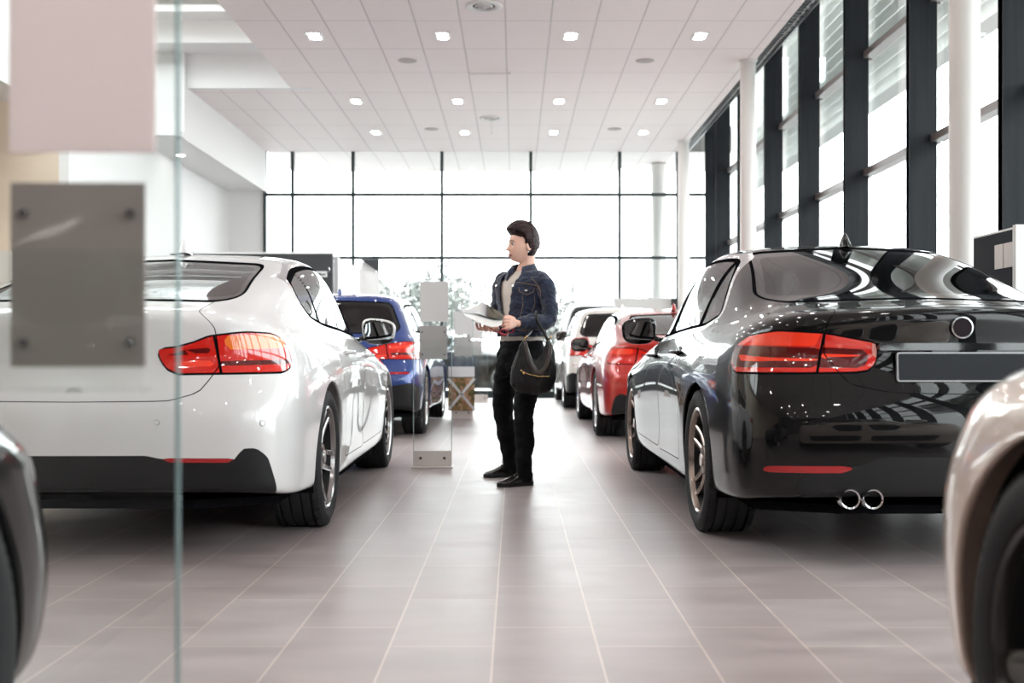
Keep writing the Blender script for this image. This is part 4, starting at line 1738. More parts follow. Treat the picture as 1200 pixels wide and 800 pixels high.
def sheet_glass(name, tint, mixf):
    """frosted acrylic: part diffuse-translucent, part clear"""
    mm_ = bpy.data.materials.new(name)
    mm_.use_nodes = True
    nt = mm_.node_tree
    N, Lk = nt.nodes, nt.links
    N.remove(N['Principled BSDF'])
    out = N['Material Output']
    tr = N.new('ShaderNodeBsdfTransparent'); tr.inputs[0].default_value = (*tint, 1)
    df = N.new('ShaderNodeBsdfDiffuse'); df.inputs[0].default_value = (*tint, 1)
    tl = N.new('ShaderNodeBsdfTranslucent'); tl.inputs[0].default_value = (*tint, 1)
    gl = N.new('ShaderNodeBsdfGlossy'); gl.inputs['Roughness'].default_value = .05
    a = N.new('ShaderNodeMixShader'); a.inputs[0].default_value = .5
    Lk.new(df.outputs[0], a.inputs[1]); Lk.new(tl.outputs[0], a.inputs[2])
    b2 = N.new('ShaderNodeMixShader'); b2.inputs[0].default_value = mixf
    Lk.new(tr.outputs[0], b2.inputs[1]); Lk.new(a.outputs[0], b2.inputs[2])
    c = N.new('ShaderNodeMixShader'); c.inputs[0].default_value = .05
    Lk.new(b2.outputs[0], c.inputs[1]); Lk.new(gl.outputs[0], c.inputs[2])
    Lk.new(c.outputs[0], out.inputs['Surface'])
    return mm_


holder_m = sheet_glass('smoked_acrylic', (.44, .40, .38), .80)
paperw = sheet_glass('sheet_pink', (.93, .83, .82), .97)
holder_l = sheet_glass('grey_acrylic', (.60, .58, .57), .80)


def stand(x0, y, label, sheet_x=(.033, .205), sheet_z=(1.138, 1.44), hold_x=(.0, .205), hold_z=(.80, 1.09), h=1.46, w=.283, photo=False, sheet_m=paperw, hm=holder_l, near=False):
    """x0 left edge of the glass"""
    t = empty('display_stand', label, 'display stand', (x0, y, 0), 0)
    g = MB()
    g.bb(.003, w - .003, -.005, .005, .03, h)
    g.build('glass_sheet', [clear], t)
    e = MB()
    e.bb(w - .004, w, -.0052, .0052, .03, h)
    e.bb(0, .004, -.0052, .0052, .03, h)
    e.bb(.004, w - .004, -.0052, .0052, h, h + .004)
    e.build('glass_edge', [edge_m], t)
    b_ = MB()
    b_.bb(0, w, -.016, -.006, .012, .125, 0, .004)
    b_.bb(0, w, .006, .016, .012, .125, 0, .004)
    b_.bb(-.008, w + .008, -.075, .075, 0, .012, 0, .004)
    bo = b_.build('base', [pmat('base_cream', (.80, .75, .72), .35, metal=.2)], t)
    for bx in (.055, w - .055):
        bl = MB()
        bl.lathe([(0, -.022), (.009, -.022), (.011, -.016), (0, -.016)], 'y', 20, 0, Matrix.Translation((bx, 0, .07)))
        bl.build('bolt', [pmat('bolt_dark', (.10, .09, .09), .3, metal=.8)], bo, 40)
    s = MB()
    s.bb(sheet_x[0], sheet_x[1], -.012, -.0055, sheet_z[0], sheet_z[1])
    s.build('info_sheet', [sheet_m], t)
    hd = MB()
    hd.bb(hold_x[0], hold_x[1], -.034, -.030, hold_z[0], hold_z[1])
    ho = hd.build('leaflet_holder', [hm], t)
    pk = MB()
    pk.bb(hold_x[0] - .02, hold_x[1] + .002, -.056, -.053, hold_z[0] - .032, hold_z[1] - .10)
    pk.bb(hold_x[0] - .02, hold_x[1] + .002, -.056, -.006, hold_z[0] - .034, hold_z[0] - .031)
    pk.build('clear_pocket', [clear], ho)
    for bx in (hold_x[0] + .02, hold_x[1] - .02):
        for bz in (hold_z[0] + .035, hold_z[1] - .045):
            bl = MB()
            bl.lathe([(0, -.041), (.0065, -.041), (.0072, -.036), (.0072, -.005), (0, -.005)], 'y', 24, 0, Matrix.Translation((bx, 0, bz)))
            bl.build('standoff_bolt', [MATS['satin_chrome']], ho, 40)
    if photo:
        mphoto = pmat('food_photo', (.4, .3, .2), .5)
        nt, N, Lk, b = nodes(mphoto)
        vo = N.new('ShaderNodeTexVoronoi'); vo.inputs['Scale'].default_value = 22
        tc = N.new('ShaderNodeTexCoord'); Lk.new(tc.outputs['Object'], vo.inputs['Vector'])
        cr = N.new('ShaderNodeValToRGB')
        els = cr.color_ramp.elements
        els[0].color = (.05, .03, .02, 1); els[1].color = (.62, .45, .30, 1)
        e2 = els.new(.35); e2.color = (.20, .17, .05, 1)
        e3 = els.new(.62); e3.color = (.42, .20, .10, 1)
        Lk.new(vo.outputs['Color'], cr.inputs['Fac']); Lk.new(cr.outputs['Color'], b.inputs['Base Color'])
        p = MB()
        p.bb(-.045, w + .02, -.03, -.02, .10, .52)
        po = p.build('photo_board', [mphoto], t)
        xm = MB()
        cxx, czz, hw, hh = (w - .025) / 2, .31, (w + .065) / 2, .20
        for s1 in (1, -1):
            a = Vector((cxx - hw, 0, czz - s1 * hh)); c = Vector((cxx + hw, 0, czz + s1 * hh))
            dv = (c - a).normalized(); nn = Vector((-dv.z, 0, dv.x)) * .017
            xm.prism([((a + nn).x, (a + nn).z), ((a - nn).x, (a - nn).z), ((c - nn).x, (c - nn).z), ((c + nn).x, (c + nn).z)], -.036, -.0305, 'y')
        xm.build('white_cross', [white], po)
        q = MB()
        q.bb(-.045, w + .02, -.03, -.024, .53, .66)
        q.build('info_sheet', [white], t)
    return t


stand(-.785, 1.685, 'near display stand of clear glass with pink sheet and smoked leaflet holder at left', hold_x=(.057, .251), sheet_x=(.045, .258), sheet_z=(1.142, 1.45), hold_z=(.828, 1.094), h=1.52, hm=holder_m, w=.291, near=True)
stand(-.745, 8.4, 'middle glass display stand with grey holder, its base on the floor near the blue car', hold_x=(.05, .252), sheet_x=(.052, .258), sheet_z=(1.07, 1.365), hold_z=(.795, 1.04), h=1.38, w=.285, sheet_m=pmat('sheet_grey', (.66, .64, .64), .6))
stand(-.80, 14.6, 'glass display stand carrying a food photo crossed by a white X, behind the middle stand', photo=True, sheet_m=MATS['sheet_grey'], hold_x=(.03, .25), sheet_x=(.03, .25), sheet_z=(1.07, 1.365), hold_z=(.795, 1.04), h=1.38, w=.27)
stand(-.80, 19.3, 'farthest glass display stand, small, left of the woman\'s legs', hold_x=(.03, .25), sheet_x=(.03, .25), sheet_z=(1.07, 1.365), hold_z=(.795, 1.04), h=1.38, w=.35, sheet_m=MATS['sheet_grey'])

# ------------------------------------------------------------------ dark display walls
dk = pmat('panel_dark', (.048, .050, .055), .35)


def badge_text(parent, txt, loc, size, mat, rz=0.0):
    cu = bpy.data.curves.new('lettering', 'FONT')
    cu.body = txt
    cu.size = size
    cu.extrude = .002
    cu.align_x = 'CENTER'
    o = bpy.data.objects.new('lettering', cu)
    link(o, parent)
    o.location = loc
    o.rotation_euler = (PI / 2, 0, rz)
    dg = bpy.context.evaluated_depsgraph_get()
    me = bpy.data.meshes.new_from_object(o.evaluated_get(dg))
    n = bpy.data.objects.new('lettering', me)
    me.materials.clear(); me.materials.append(mat)
    link(n, parent)
    n.location = loc
    n.rotation_euler = (PI / 2, 0, rz)
    bpy.data.objects.remove(o)
    return n


# booth at the far left: dark front, white side, dark top edge behind
t = empty('display_booth', 'dark grey booth wall with small badge and white side, behind the blue car', 'booth', (-2.58, 16.2, 0))
b1 = MB(); b1.bb(-2.3, 0, 0, .12, 0, 2.235, 0, .004)
b1.build('front_panel', [dk], t)
b2 = MB(); b2.bb(-2.3, .02, -.01, .14, 2.235, 2.26, 0, .003); b2.build('top_trim', [white], t)
b3 = MB(); b3.prism([(.0, .125), (.0, 3.0), (.06, 3.0), (.06, .125)], 0, 2.2, 'z'); b3.build('side_panel', [white], t)
b3 = MB(); b3.bb(.062, .30, 2.6, 2.7, 0, 2.33); b3.bb(.062, .36, 2.55, 2.6, 0, 2.15); b3.build('back_panel', [white], t)
b4 = MB(); b4.prism([(.06, 2.36), (.36, 2.36), (.36, 2.15)], 2.52, 2.55, 'y'); b4.build('slanted_cap', [dk], t)
b5 = MB(); b5.bb(-.31, -.075, -.012, 0, 1.905, 1.99, 0, .003)
bo = b5.build('name_plate', [pmat('plate_white', (.75, .75, .75), .4)], t)
b6 = MB()
b6.prism([(-.215, 1.955), (-.17, 1.965), (-.15, 1.948), (-.095, 1.955), (-.10, 1.94), (-.15, 1.930), (-.2, 1.94)], -.016, -.012, 'y')
b6.build('emblem', [dk], bo)
b7 = MB(); b7.tube([(-.045, -.02, 1.97), (-.038, -.022, 2.01), (-.045, -.02, 2.05)], .007, 8); b7.build('hook', [MATS['chrome']], t, True)

# dark sign at the right edge
t = empty('sign_board', 'dark grey sign board with two beige squares, right of the near column', 'sign', (3.10, 6.75, 0), 0)
b1 = MB()
p0, p1 = Vector((2.81, 7.0, 0)), Vector((2.81, 6.42, 0))
matt = pmat('sign_matt', (.050, .053, .060), .9, spec=.08)
t.location = p1
dv = p0 - p1
nn = Vector((dv.y, -dv.x, 0)).normalized() * .012
q = [(0, 0), (dv.x, dv.y), (dv.x + nn.x, dv.y + nn.y), (nn.x, nn.y)]
z1 = 1.54
b1.prism(q, 0, z1, 'z'); b1.build('board', [matt], t)
b2 = MB(); b2.bb(-.015, .035, -.04, .0, 0, z1 + .02, 0, .003); b2.build('edge_post', [white], t)
b2 = MB(); b2.prism([(c[0], c[1]) for c in q], z1, z1 + .012, 'z'); b2.build('top_trim', [white], t)
b3 = MB()
dn_ = dv.normalized()
side = Vector((-dn_.y, dn_.x, 0)) * .006
for u0, u1 in ((.02, .135), (.145, .26)):
    a, c = dn_ * u0, dn_ * u1
    b3.prism([(a.x, a.y), (c.x, c.y), (c.x + side.x, c.y + side.y), (a.x + side.x, a.y + side.y)], 1.33, 1.47, 'z')
b3.build('beige_square', [pmat('beige', (.62, .54, .50), .5)], t)

# low beige wall in front of the far glass at right
t = empty('low_partition', 'pale low partition wall in front of the far glass behind the red car', 'partition', (1.78, 20.3, 0))
b0 = MB(); b0.bb(0, 1.9, 0, .14, 0, 1.80, 0, .004); b0.build('panel', [pmat('partition_grey', (.56, .54, .53), .5)], t)
b0 = MB(); b0.bb(1.0, 1.3, -.012, 0, .6, 1.80); b0.build('dark_strip', [dk], t)

# cabinet and chair seen past the white car on the left
t = empty('drawer_cabinet', 'white drawer cabinet with short black handles against the cream wall', 'cabinet', (-6.2, 13.25, 0))
b0 = MB(); b0.bb(-1.0, .36, 0, .33, 0, 2.02, 0, .005); b0.build('body', [pmat('cab_white', (.72, .67, .63), .45)], t)
for k in range(6):
    z0 = .08 + k * .315
    for x0, x1 in ((-.98, -.33), (-.31, .24)):
        d = MB(); d.bb(x0, x1, -.02, 0, z0, z0 + .30, 0, .004)
        do = d.build('drawer', [pmat('cab_white', (1, 1, 1))], t)
        hnd = MB(); hnd.bb((x0 + x1) / 2 - .11, (x0 + x1) / 2 + .11, -.045, -.02, z0 + .19, z0 + .215, 0, .004)
        hnd.build('handle', [MATS['dark_plastic']], do)
t = empty('lounge_chair', 'wooden lounge chair with dark cushion and arched back, at the far left edge', 'chair', (-4.95, 11.2, 0))
wood = pmat('chair_wood', (.50, .36, .22), .45)
a = MB()
n = 20
a.tube([(-.30 + .0 * k, 0, 0) for k in (0,)] + [(-.32 + .64 * (k / n), .05 + .1 * math.sin(PI * k / n), .40 + 1.02 * math.sin(PI * k / n) ** .55) for k in range(n + 1)], .028, 10)
a.build('arched_back', [wood], t, True)
for sx, sy in ((-1, -1), (1, -1), (-1, 1), (1, 1)):
    l = MB(); l.tube([(sx * .28, sy * .24, .42), (sx * .33, sy * .28, 0)], [.024, .016], 10); l.build('leg', [wood], t, True)
a = MB(); a.box((0, -.02, .46), (.62, .56, .14), 0, None, .06); a.box((0, .16, .78), (.54, .14, .62), 0, Matrix.Identity(4), .06)
a.build('cushion', [pmat('cushion_dark', (.015, .017, .025), .8)], t, True)

# ------------------------------------------------------------------ outdoors
gr = MB(); gr.bb(-60, 60, D + .12, 120, -.2, -.05)
struct(gr.build('ground_outside', [pmat('asphalt_pale', (.34, .34, .335), .8)]))
gr = MB(); gr.bb(XR + .12, 60, -30, D + .12, -.2, -.05)
struct(gr.build('pavement_outside', [pmat('asphalt_pale', (1, 1, 1))]))
# canopy outside beyond the far glass, same panels
cn_ = MB(); cn_.bb(-4.6, XR + .3, D + .1, 23.65, CZ + .02, CZ + .5)
struct(cn_.build('ceiling_canopy', [ceil_m]))
cs = MB()
k = 0
z = 4.1
cs.bb(XR + 1.2, XR + 1.45, -4, 23, 4.45, 6.6)
struct(cs.build('canopy_fascia', [pmat('slat_grey', (.82, .83, .81), .5)]))
for k in range(14):
    z = 4.08 + .17 * k
    s = MB()
    s.box((0, 0, 0), (.16, 27, .02), 0)
    o = s.build('sun_blind', [pmat('slat_grey', (1, 1, 1))], None, None, (XR + .95, 9.5, z))
    o.rotation_euler = (0, math.radians(28), 0)
    tag(o, 'long horizontal sun blade outside the right glass wall', 'sun blade', 'sun blades outside')


# outer column seen through the glass
c = MB(); c.lathe([(0, 0), (.15, 0), (.15, CZ)], 'z', 32)
tag(c.build('column', [pmat('column_white', (1, 1, 1))], None, 40, (2.85, 22.6, 0)), 'pale round column outside beyond the far glass wall', 'column')


def tree(x, y, h, r, seed, lab, dens=170):
    rnd = random.Random(seed)
    t = empty('tree', lab, 'tree', (x, y, 0), 0, 'hazy bare trees beyond the far glass')
    br_ = MB()
    lf = MB()
    br_.tube([(0, 0, -.1), (.05, .05, h * .3), (0, 0, h * .62), (.1, 0, h * .93)], [.16, .12, .07, .015], 8)
    for k in range(26):
        a = rnd.uniform(0, 2 * PI)
        z0 = rnd.uniform(h * .22, h * .85)
        ln = r * rnd.uniform(.5, 1.0) * (1.15 - .6 * z0 / h)
        p1 = Vector((math.cos(a) * ln * .55, math.sin(a) * ln * .55, z0 + ln * .35))
        p2 = Vector((math.cos(a) * ln, math.sin(a) * ln, z0 + ln * .75))
        br_.tube([(0, 0, z0), p1, p2], [.045, .028, .008], 5)
        for q in range(dens // 26):
            tt = rnd.uniform(.3, 1.05)
            c = Vector((0, 0, z0)).lerp(p2, tt) + Vector((rnd.gauss(0, .3), rnd.gauss(0, .3), rnd.gauss(0, .3)))
            for w in range(5):
                d = Vector((rnd.gauss(0, 1), rnd.gauss(0, 1), rnd.gauss(0, 1))).normalized()
                e = d.orthogonal().normalized()
                s = rnd.uniform(.10, .2)
                cc = c + Vector((rnd.gauss(0, .22), rnd.gauss(0, .22), rnd.gauss(0, .22)))
                i = len(lf.v)
                lf.v += [tuple(cc - d * s), tuple(cc + e * s * .5), tuple(cc + d * s), tuple(cc - e * s * .5)]
                lf.f.append((i, i + 1, i + 2, i + 3)); lf.m.append(0)
    br_.build('trunk', [pmat('bark_haze', (.13, .13, .125), .9)], t, None)
    o = lf.build('foliage', [pmat('leaf_haze', (.17, .175, .165), .9)], t, None, fix=False)  # outdoor haze is put into the flat grey of leaves and bark


TREE_AT = ['far left, beside the booth', 'above the blue car', 'tall, between the blue car and the middle stand', 'small, behind the middle display stand', 'tall, behind the magazine', 'behind the person', 'right of the person\'s shoulder', 'behind the far end of the right car row', 'hidden behind the booth', 'behind the low partition']
for i, (px, top, d, r) in enumerate([(385, 352, 46, 2.2), (432, 335, 38, 1.6), (470, 338, 58, 3.2), (505, 340, 40, 1.9), (548, 328, 52, 3.0), (600, 340, 68, 3.0), (648, 350, 46, 2.5), (690, 362, 60, 3.2), (350, 350, 60, 3), (760, 366, 64, 3)]):
    P = at(px, top, d)
    tree(P.x, d, P.z, r, i + 3, 'pale hazy tree outside the far glass, ' + TREE_AT[i])
# ------------------------------------------------------------------ cars
wheel_a = make_wheel_meshes('a', rim_mat=MATS['rim_grey'])
wheel_b = make_wheel_meshes('b', rim_mat=MATS['rim_bronze'])
wheel_c = make_wheel_meshes('c', rim_mat=MATS['rim_silver'], style='star')
wheel_d = make_wheel_meshes('d', rim_mat=MATS['rim_dark'], style='five')
P_white = paint('paint_white', (.66, .65, .65), rough=.35)
P_black = paint('paint_black', (.003, .003, .0035), rough=.3, spec=.05, coat=.8)
P_blue = paint('paint_blue', (.018, .048, .20), metal=.35, rough=.32)
P_red = paint('paint_red', (.42, .014, .008), metal=.2, rough=.3)
P_tan = paint('paint_champagne', (.66, .52, .44), metal=.15, rough=.32)
P_white2 = paint('paint_pearl', (.72, .68, .64), rough=.35)

build_car(GC, P_white, 'white four-door coupe at left, seen from behind with red and amber tail light', (-1.795, 4.58, 0), math.radians(.3), wheels=wheel_a, opts=('no_plate',), seat_mat=MATS['seat_leather'])
build_car(SEDAN, P_black, 'glossy black saloon at right with blank dark number plate and twin exhausts', (1.765, 4.43, 0), math.radians(.6), wheels=wheel_b, seat_mat=MATS['seat_cream'])
if not QUICK:
    build_car(zscale(HATCH, .94), P_blue, 'blue compact hatchback behind the white coupe in the left row', (-1.80, 11.05, 0), math.radians(-.2), wheels=wheel_c, dens=.6)
    RED = zscale(GC, .90)
    RED['lens_parts'] = [(q, a, b.replace('amber', 'bright')) for q, a, b in RED['lens_parts']]
    build_car(RED, P_red, 'red coupe in front of the black saloon in the right row', (1.72, 10.6, 0), math.radians(.5), wheels=wheel_c, dens=.6, opts=('dark_trim',))
    build_car(HATCH, P_white2, 'pearl white crossover beyond the red coupe', (1.62, 16.4, 0), math.radians(.5), wheels=wheel_c, dens=.45)
    TAN = copy.deepcopy(HATCH)
    TAN['rows'] = [r if not 0 < i < 6 else (r[0], r[1], r[2], r[3], r[4], .34, .15, r[7] - .02) for i, r in enumerate(HATCH['rows'])]
    build_car(zscale(TAN, .93), P_tan, 'champagne coloured car cut by the right edge, only front wheel arch showing', (1.728, -1.73, 0), math.radians(0), wheels=wheel_d, dens=1.0, opts=('clad0',))
    build_car(SEDAN, P_black, 'black car cut by the left edge, front wheel arch and headlamp showing', (-1.785, -2.08, 0), math.radians(0), wheels=wheel_a, dens=1.0)
    build_car(SEDAN, paint('paint_anthracite', (.03, .032, .036), rough=.3, spec=.3), 'dark car parked crosswise outside beyond the far glass, partly hidden behind the person', (-4.05, 24.2, -.05), -PI / 2, wheels=wheel_c, dens=.4)
    build_car(zscale(HATCH, 1.36), paint('paint_anthracite', (1, 1, 1)), 'tall dark off-roader outside the far glass, only its roof showing above the white crossover', (1.72, 22.4, -.05), 0, wheels=wheel_c, dens=.4, opts=('rails',))
# ------------------------------------------------------------------ the woman
def apply_mods(o):
    dg = bpy.context.evaluated_depsgraph_get()
    me = bpy.data.meshes.new_from_object(o.evaluated_get(dg))
    o.modifiers.clear()
    old = o.data
    o.data = me
    me.name = o.name
    if old.users == 0:
        bpy.data.meshes.remove(old)
    return o


def remesh(o, vox, smooth=4, fac=.5):
    md = o.modifiers.new('r', 'REMESH'); md.mode = 'VOXEL'; md.voxel_size = vox
    if smooth:
        sm = o.modifiers.new('s', 'SMOOTH'); sm.factor = fac; sm.iterations = smooth
    apply_mods(o)
    smooth_mesh(o.data)
    return o


from mathutils import noise as mn


def wrinkle(o, amp, sc, stretch=(1, 1, 1), seed=0.0, centre=None):
    me = o.data
    nm = [v.normal.copy() for v in me.vertices]
    for v, n in zip(me.vertices, nm):
        p = Vector((v.co.x * stretch[0], v.co.y * stretch[1], v.co.z * stretch[2])) * sc + Vector((seed, seed, seed))
        d = mn.noise(p) * .65 + abs(mn.noise(p * 2.3)) * -.5
        v.co += n * d * amp
    me.update()


def capsule(mb, pts, rad, seg=16, mi=0):
    """tapered limb with rounded ends"""
    pts = [Vector(p) for p in pts]
    P, R = [], []
    d0 = (pts[0] - pts[1]).normalized()
    for t in (80, 50, 25):
        a = math.radians(t)
        P.append(pts[0] + d0 * rad[0] * math.sin(a)); R.append(rad[0] * math.cos(a))
    # smooth interior by catmull-rom
    n = len(pts)
    for i in range(n - 1):
        p0, p1, p2, p3 = pts[max(i - 1, 0)], pts[i], pts[i + 1], pts[min(i + 2, n - 1)]
        r0, r1, r2, r3 = rad[max(i - 1, 0)], rad[i], rad[i + 1], rad[min(i + 2, n - 1)]
        for k in range(5):
            t = k / 5
            P.append(.5 * ((2 * p1) + (-p0 + p2) * t + (2 * p0 - 5 * p1 + 4 * p2 - p3) * t * t + (-p0 + 3 * p1 - 3 * p2 + p3) * t ** 3))
            R.append(.5 * ((2 * r1) + (-r0 + r2) * t + (2 * r0 - 5 * r1 + 4 * r2 - r3) * t * t + (-r0 + 3 * r1 - 3 * r2 + r3) * t ** 3))
    P.append(pts[-1]); R.append(rad[-1])
    d1 = (pts[-1] - pts[-2]).normalized()
    for t in (25, 50, 80):
        a = math.radians(t)
        P.append(pts[-1] + d1 * rad[-1] * math.sin(a)); R.append(rad[-1] * math.cos(a))
    mb.tube(P, [max(r, .001) for r in R], seg, mi)


PB = Vector(at(610, 567, 7.35)); PB.z = 0
woman = empty('person', 'person with short dark hair in denim jacket and black trousers, holding a magazine', 'person', PB)


def w(px, py, d):
    return at(px, py, d) - PB


Lx = Vector((.80, -.60, 0)); Nx = Vector((-.60, -.80, 0))   # her left, her front


def ell_loft(mb, rings, seg=40, mi=0, skip=None):
    """rings: (centre, a, b) ellipse in Lx / Nx"""
    b0 = len(mb.v)
    for c, a, b in rings:
        for k in range(seg):
            t = 2 * PI * k / seg
            mb.v.append(tuple(c + Lx * (a * math.cos(t)) + Nx * (b * math.sin(t))))
    for i in range(len(rings) - 1):
        for k in range(seg):
            k2 = (k + 1) % seg
            if skip and skip(i, k / seg * 360):
                continue
            mb.f.append((b0 + i * seg + k, b0 + i * seg + k2, b0 + (i + 1) * seg + k2, b0 + (i + 1) * seg + k))
            mb.m.append(mi)
    if not skip:
        mb.f.append(tuple(b0 + k for k in range(seg))[::-1]); mb.m.append(mi)
        mb.f.append(tuple(b0 + (len(rings) - 1) * seg + k for k in range(seg))); mb.m.append(mi)


skin = pmat('skin', (.82, .50, .40), .5, spec=.35)
skin.node_tree.nodes['Principled BSDF'].inputs['Subsurface Weight'].default_value = .12
skin.node_tree.nodes['Principled BSDF'].inputs['Subsurface Radius'].default_value = (.02, .008, .004)

# joints
pel = w(611, 408, 7.36)
waist = w(611, 388, 7.36)
chest = w(611, 350, 7.37)
shl = w(637, 327, 7.27); shr = w(587, 328, 7.53)
nkb = w(612, 322, 7.41)
hd = w(612.5, 287, 7.40)
ell, wrl = w(645, 375, 7.20), w(607, 379, 7.06)
elr, wrr = w(583, 374, 7.54), w(581, 386, 7.26)
hpl, knl, anl = w(621, 422, 7.30), w(613.5, 487, 7.24), w(614, 556, 7.27)
hpr, knr, anr = w(597, 420, 7.43), w(589.5, 484, 7.56), w(599, 546, 7.74)

# head directions
hf = Vector((-.93, -.37, -.04)).normalized()
hl = Vector((hf.y * -1, hf.x, 0)).normalized()
if hl.y > 0:
    hl = -hl           # her left side points to the camera
hu = hf.cross(hl)
if hu.z < 0:
    hu = -hu
HM = Matrix((hf, hl, hu)).transposed()


def g2(a, b, s):
    return math.exp(-((a * a + b * b) / (s * s)))


def head_point(f, l, u):
    """unit direction -> point in head space (forward, left, up)"""
    x = f * .096; y = l * .074; z = u * .118
    if u < 0:
        k = min(1.0, -u)
        y *= 1 - .26 * k ** 1.6
        if f > 0:
            x *= 1 + .80 * k ** 2.2
            z *= 1 - .03 * f
        else:
            x *= 1 - .30 * k
    if f > 0:
        x *= 1 - .06 * (1 - abs(l))            # flatten the face
        # brow, sockets, nose, lips, chin
        x += .004 * g2(u - .16, l * .6, .16)
        for s in (-1, 1):
            x -= .010 * g2((u - .02) * 1.0, l - .36 * s, .15)
            x += .004 * g2(u + .28, l - .5 * s, .22)
        zz = u
        if f > .5:
            ridge = 0
            if -.30 < zz < .12:
                t = (.12 - zz) / .42
                ridge = .038 * t ** 1.1
            elif zz <= -.30:
                ridge = .038 * max(0, 1 - (-.30 - zz) / .06)
            wd = .10 + .06 * max(0, min(1, (.12 - zz) / .42))
            x += ridge * math.exp(-(l / wd) ** 2)
            x += .0085 * g2((u + .50) * 1.0, l * .42, .055)
            x += .0075 * g2((u + .60) * 1.0, l * .42, .055)
            x -= .003 * g2(u + .68, l * .5, .05)
            x += .007 * g2(u + .84, l * .55, .14)
    return Vector((x, y, z))


def head_mesh(mb, fn, nu=90, nv=70, mi=0):
    b0 = len(mb.v)
    for i in range(nv + 1):
        th = PI * i / nv
        for k in range(nu):
            ph = 2 * PI * k / nu
            d = (math.sin(th) * math.cos(ph), math.sin(th) * math.sin(ph), math.cos(th))
            mb.v.append(tuple(hd + HM @ fn(*d)))
    for i in range(nv):
        for k in range(nu):
            k2 = (k + 1) % nu
            mb.f.append((b0 + i * nu + k, b0 + i * nu + k2, b0 + (i + 1) * nu + k2, b0 + (i + 1) * nu + k)); mb.m.append(mi)


def hpt(f, l, u):
    return hd + HM @ Vector((f, l, u))


bd = MB()
head_mesh(bd, head_point)
# neck and shoulders
capsule(bd, [hpt(-.022, 0, -.05), hpt(-.028, 0, -.115), nkb + Vector((0, 0, -.02))], [.054, .050, .058])
ell_loft(bd, [(pel + Vector((0, 0, -.02)), .14, .10), (waist, .125, .09), (chest, .125, .085), (chest + Vector((0, 0, .08)), .12, .07), (nkb + Vector((0, 0, -.01)), .07, .05)])
for sh, el, wr in ((shl, ell, wrl), (shr, elr, wrr)):
    capsule(bd, [nkb.lerp(sh, .3) - Vector((0, 0, .05)), sh - Vector((0, 0, .03)), el, wr], [.035, .036, .032, .023])
for hp, kn, an in ((hpl, knl, anl), (hpr, knr, anr)):
    capsule(bd, [hp + Vector((0, 0, .05)), hp, kn, an], [.07, .072, .045, .03])
# ears
for s in (1, -1):
    c = hpt(-.008, .070 * s, -.012)
    for k in range(10):
        a0, a1 = 2 * PI * k / 10, 2 * PI * (k + 1) / 10
        bd.tube([c + HM @ Vector((math.cos(a0) * .014 - .004, .007 * s, math.sin(a0) * .027)), c + HM @ Vector((math.cos(a1) * .014 - .004, .007 * s, math.sin(a1) * .027))], [.0055, .0055], 8)
    bd.ico(hpt(-.006, .073 * s, -.022), .011, 2)


def hand(mb, wrist, palm_c, tips, thumb, rr=.0088, pw=.036, across=None):
    """palm as slab between wrist and knuckles, four bent fingers, thumb from the side"""
    for k, (kn, mid, tip) in enumerate(tips):
        r = rr * (1, 1.03, .98, .86)[k]
        capsule(mb, [wrist.lerp(kn, .35), kn], [.014, .0125], 10)
        capsule(mb, [kn, mid, tip], [r * 1.12, r * 1.02, r * .85], 10)
    capsule(mb, [wrist, palm_c], [.022, .020], 12)
    capsule(mb, thumb, [.0135, .0105, .0085], 10)


# her left hand (right in the picture) grips the right end of the magazine, fingers underneath and thumb on top
dL = 7.03
tips = []
for k in range(4):
    py = 373.5 + 3.5 * k
    dd = 7.03 - .012 * k
    kn = w(597.5 - .4 * k, py + .4, dd - .012)
    mid = w(591.5 - .3 * k, py - .3 + .5 * k, dd - .018)
    tip = w(586.8 + (0, -.6, .3, 1.6)[k], py + .2 + .3 * k, dd + .002)
    tips.append((kn, mid, tip))
hand(bd, wrl, w(600, 378, 7.03), tips, [w(602, 373.5, 7.05), w(596, 370.8, 7.035), w(590.5, 371.8, 7.02)])
# her right hand under the magazine, fingers curled up from below
tips = []
for k in range(4):
    px_ = 560.5 + 4.4 * k
    kn = w(px_ + 8.5 - k, 382.5 + 1.2 * k, 7.12 - .015 * k)
    mid = w(px_ + .5, 385.5 + .7 * k, 6.99 - .01 * k)
    tip = w(px_ - 2.5, 378.5 + 1.3 * k, 6.96 - .01 * k)
    tips.append((kn, mid, tip))
hand(bd, wrr, w(573, 384, 7.14), tips, [w(576, 381, 7.18), w(566, 374, 7.12), w(557, 371.5, 7.05)])
body = bd.build('body', [skin], woman, True)
remesh(body, .0042, 3, .45)

# facial colour pieces
fm_ = MB()
for s in (1, -1):
    fm_.ico(hpt(.0745, .030 * s, .003), .0105, 3, 0)
fm_.build('eyes', [pmat('eye_white', (.70, .66, .62), .3)], woman, True)
fi = MB()
for s in (1, -1):
    fi.ico(hpt(.0815, .0305 * s, .002), .0052, 2, 0)
    # lash line and brow
    fi.tube([hpt(.0840, .016 * s, .004), hpt(.0885, .028 * s, .011), hpt(.0820, .043 * s, .006)], [.0012, .0019, .0012], 6)
fi.build('iris', [pmat('iris_dark', (.03, .02, .015), .25)], woman, True)
fb = MB()
for s in (1, -1):
    fb.tube([hpt(.0945, .012 * s, .020), hpt(.0935, .028 * s, .0285), hpt(.078, .050 * s, .022)], [.0022, .0030, .0015], 6)
fb.build('eyebrows', [pmat('brow', (.07, .035, .03), .7)], woman, True)
fl_ = MB()
fl_.tube([hpt(.088, -.022, -.066), hpt(.0975, -.008, -.0625), hpt(.0985, 0, -.0635), hpt(.0975, .008, -.0625), hpt(.087, .023, -.066)], [.0015, .0036, .0032, .0036, .0015], 8)
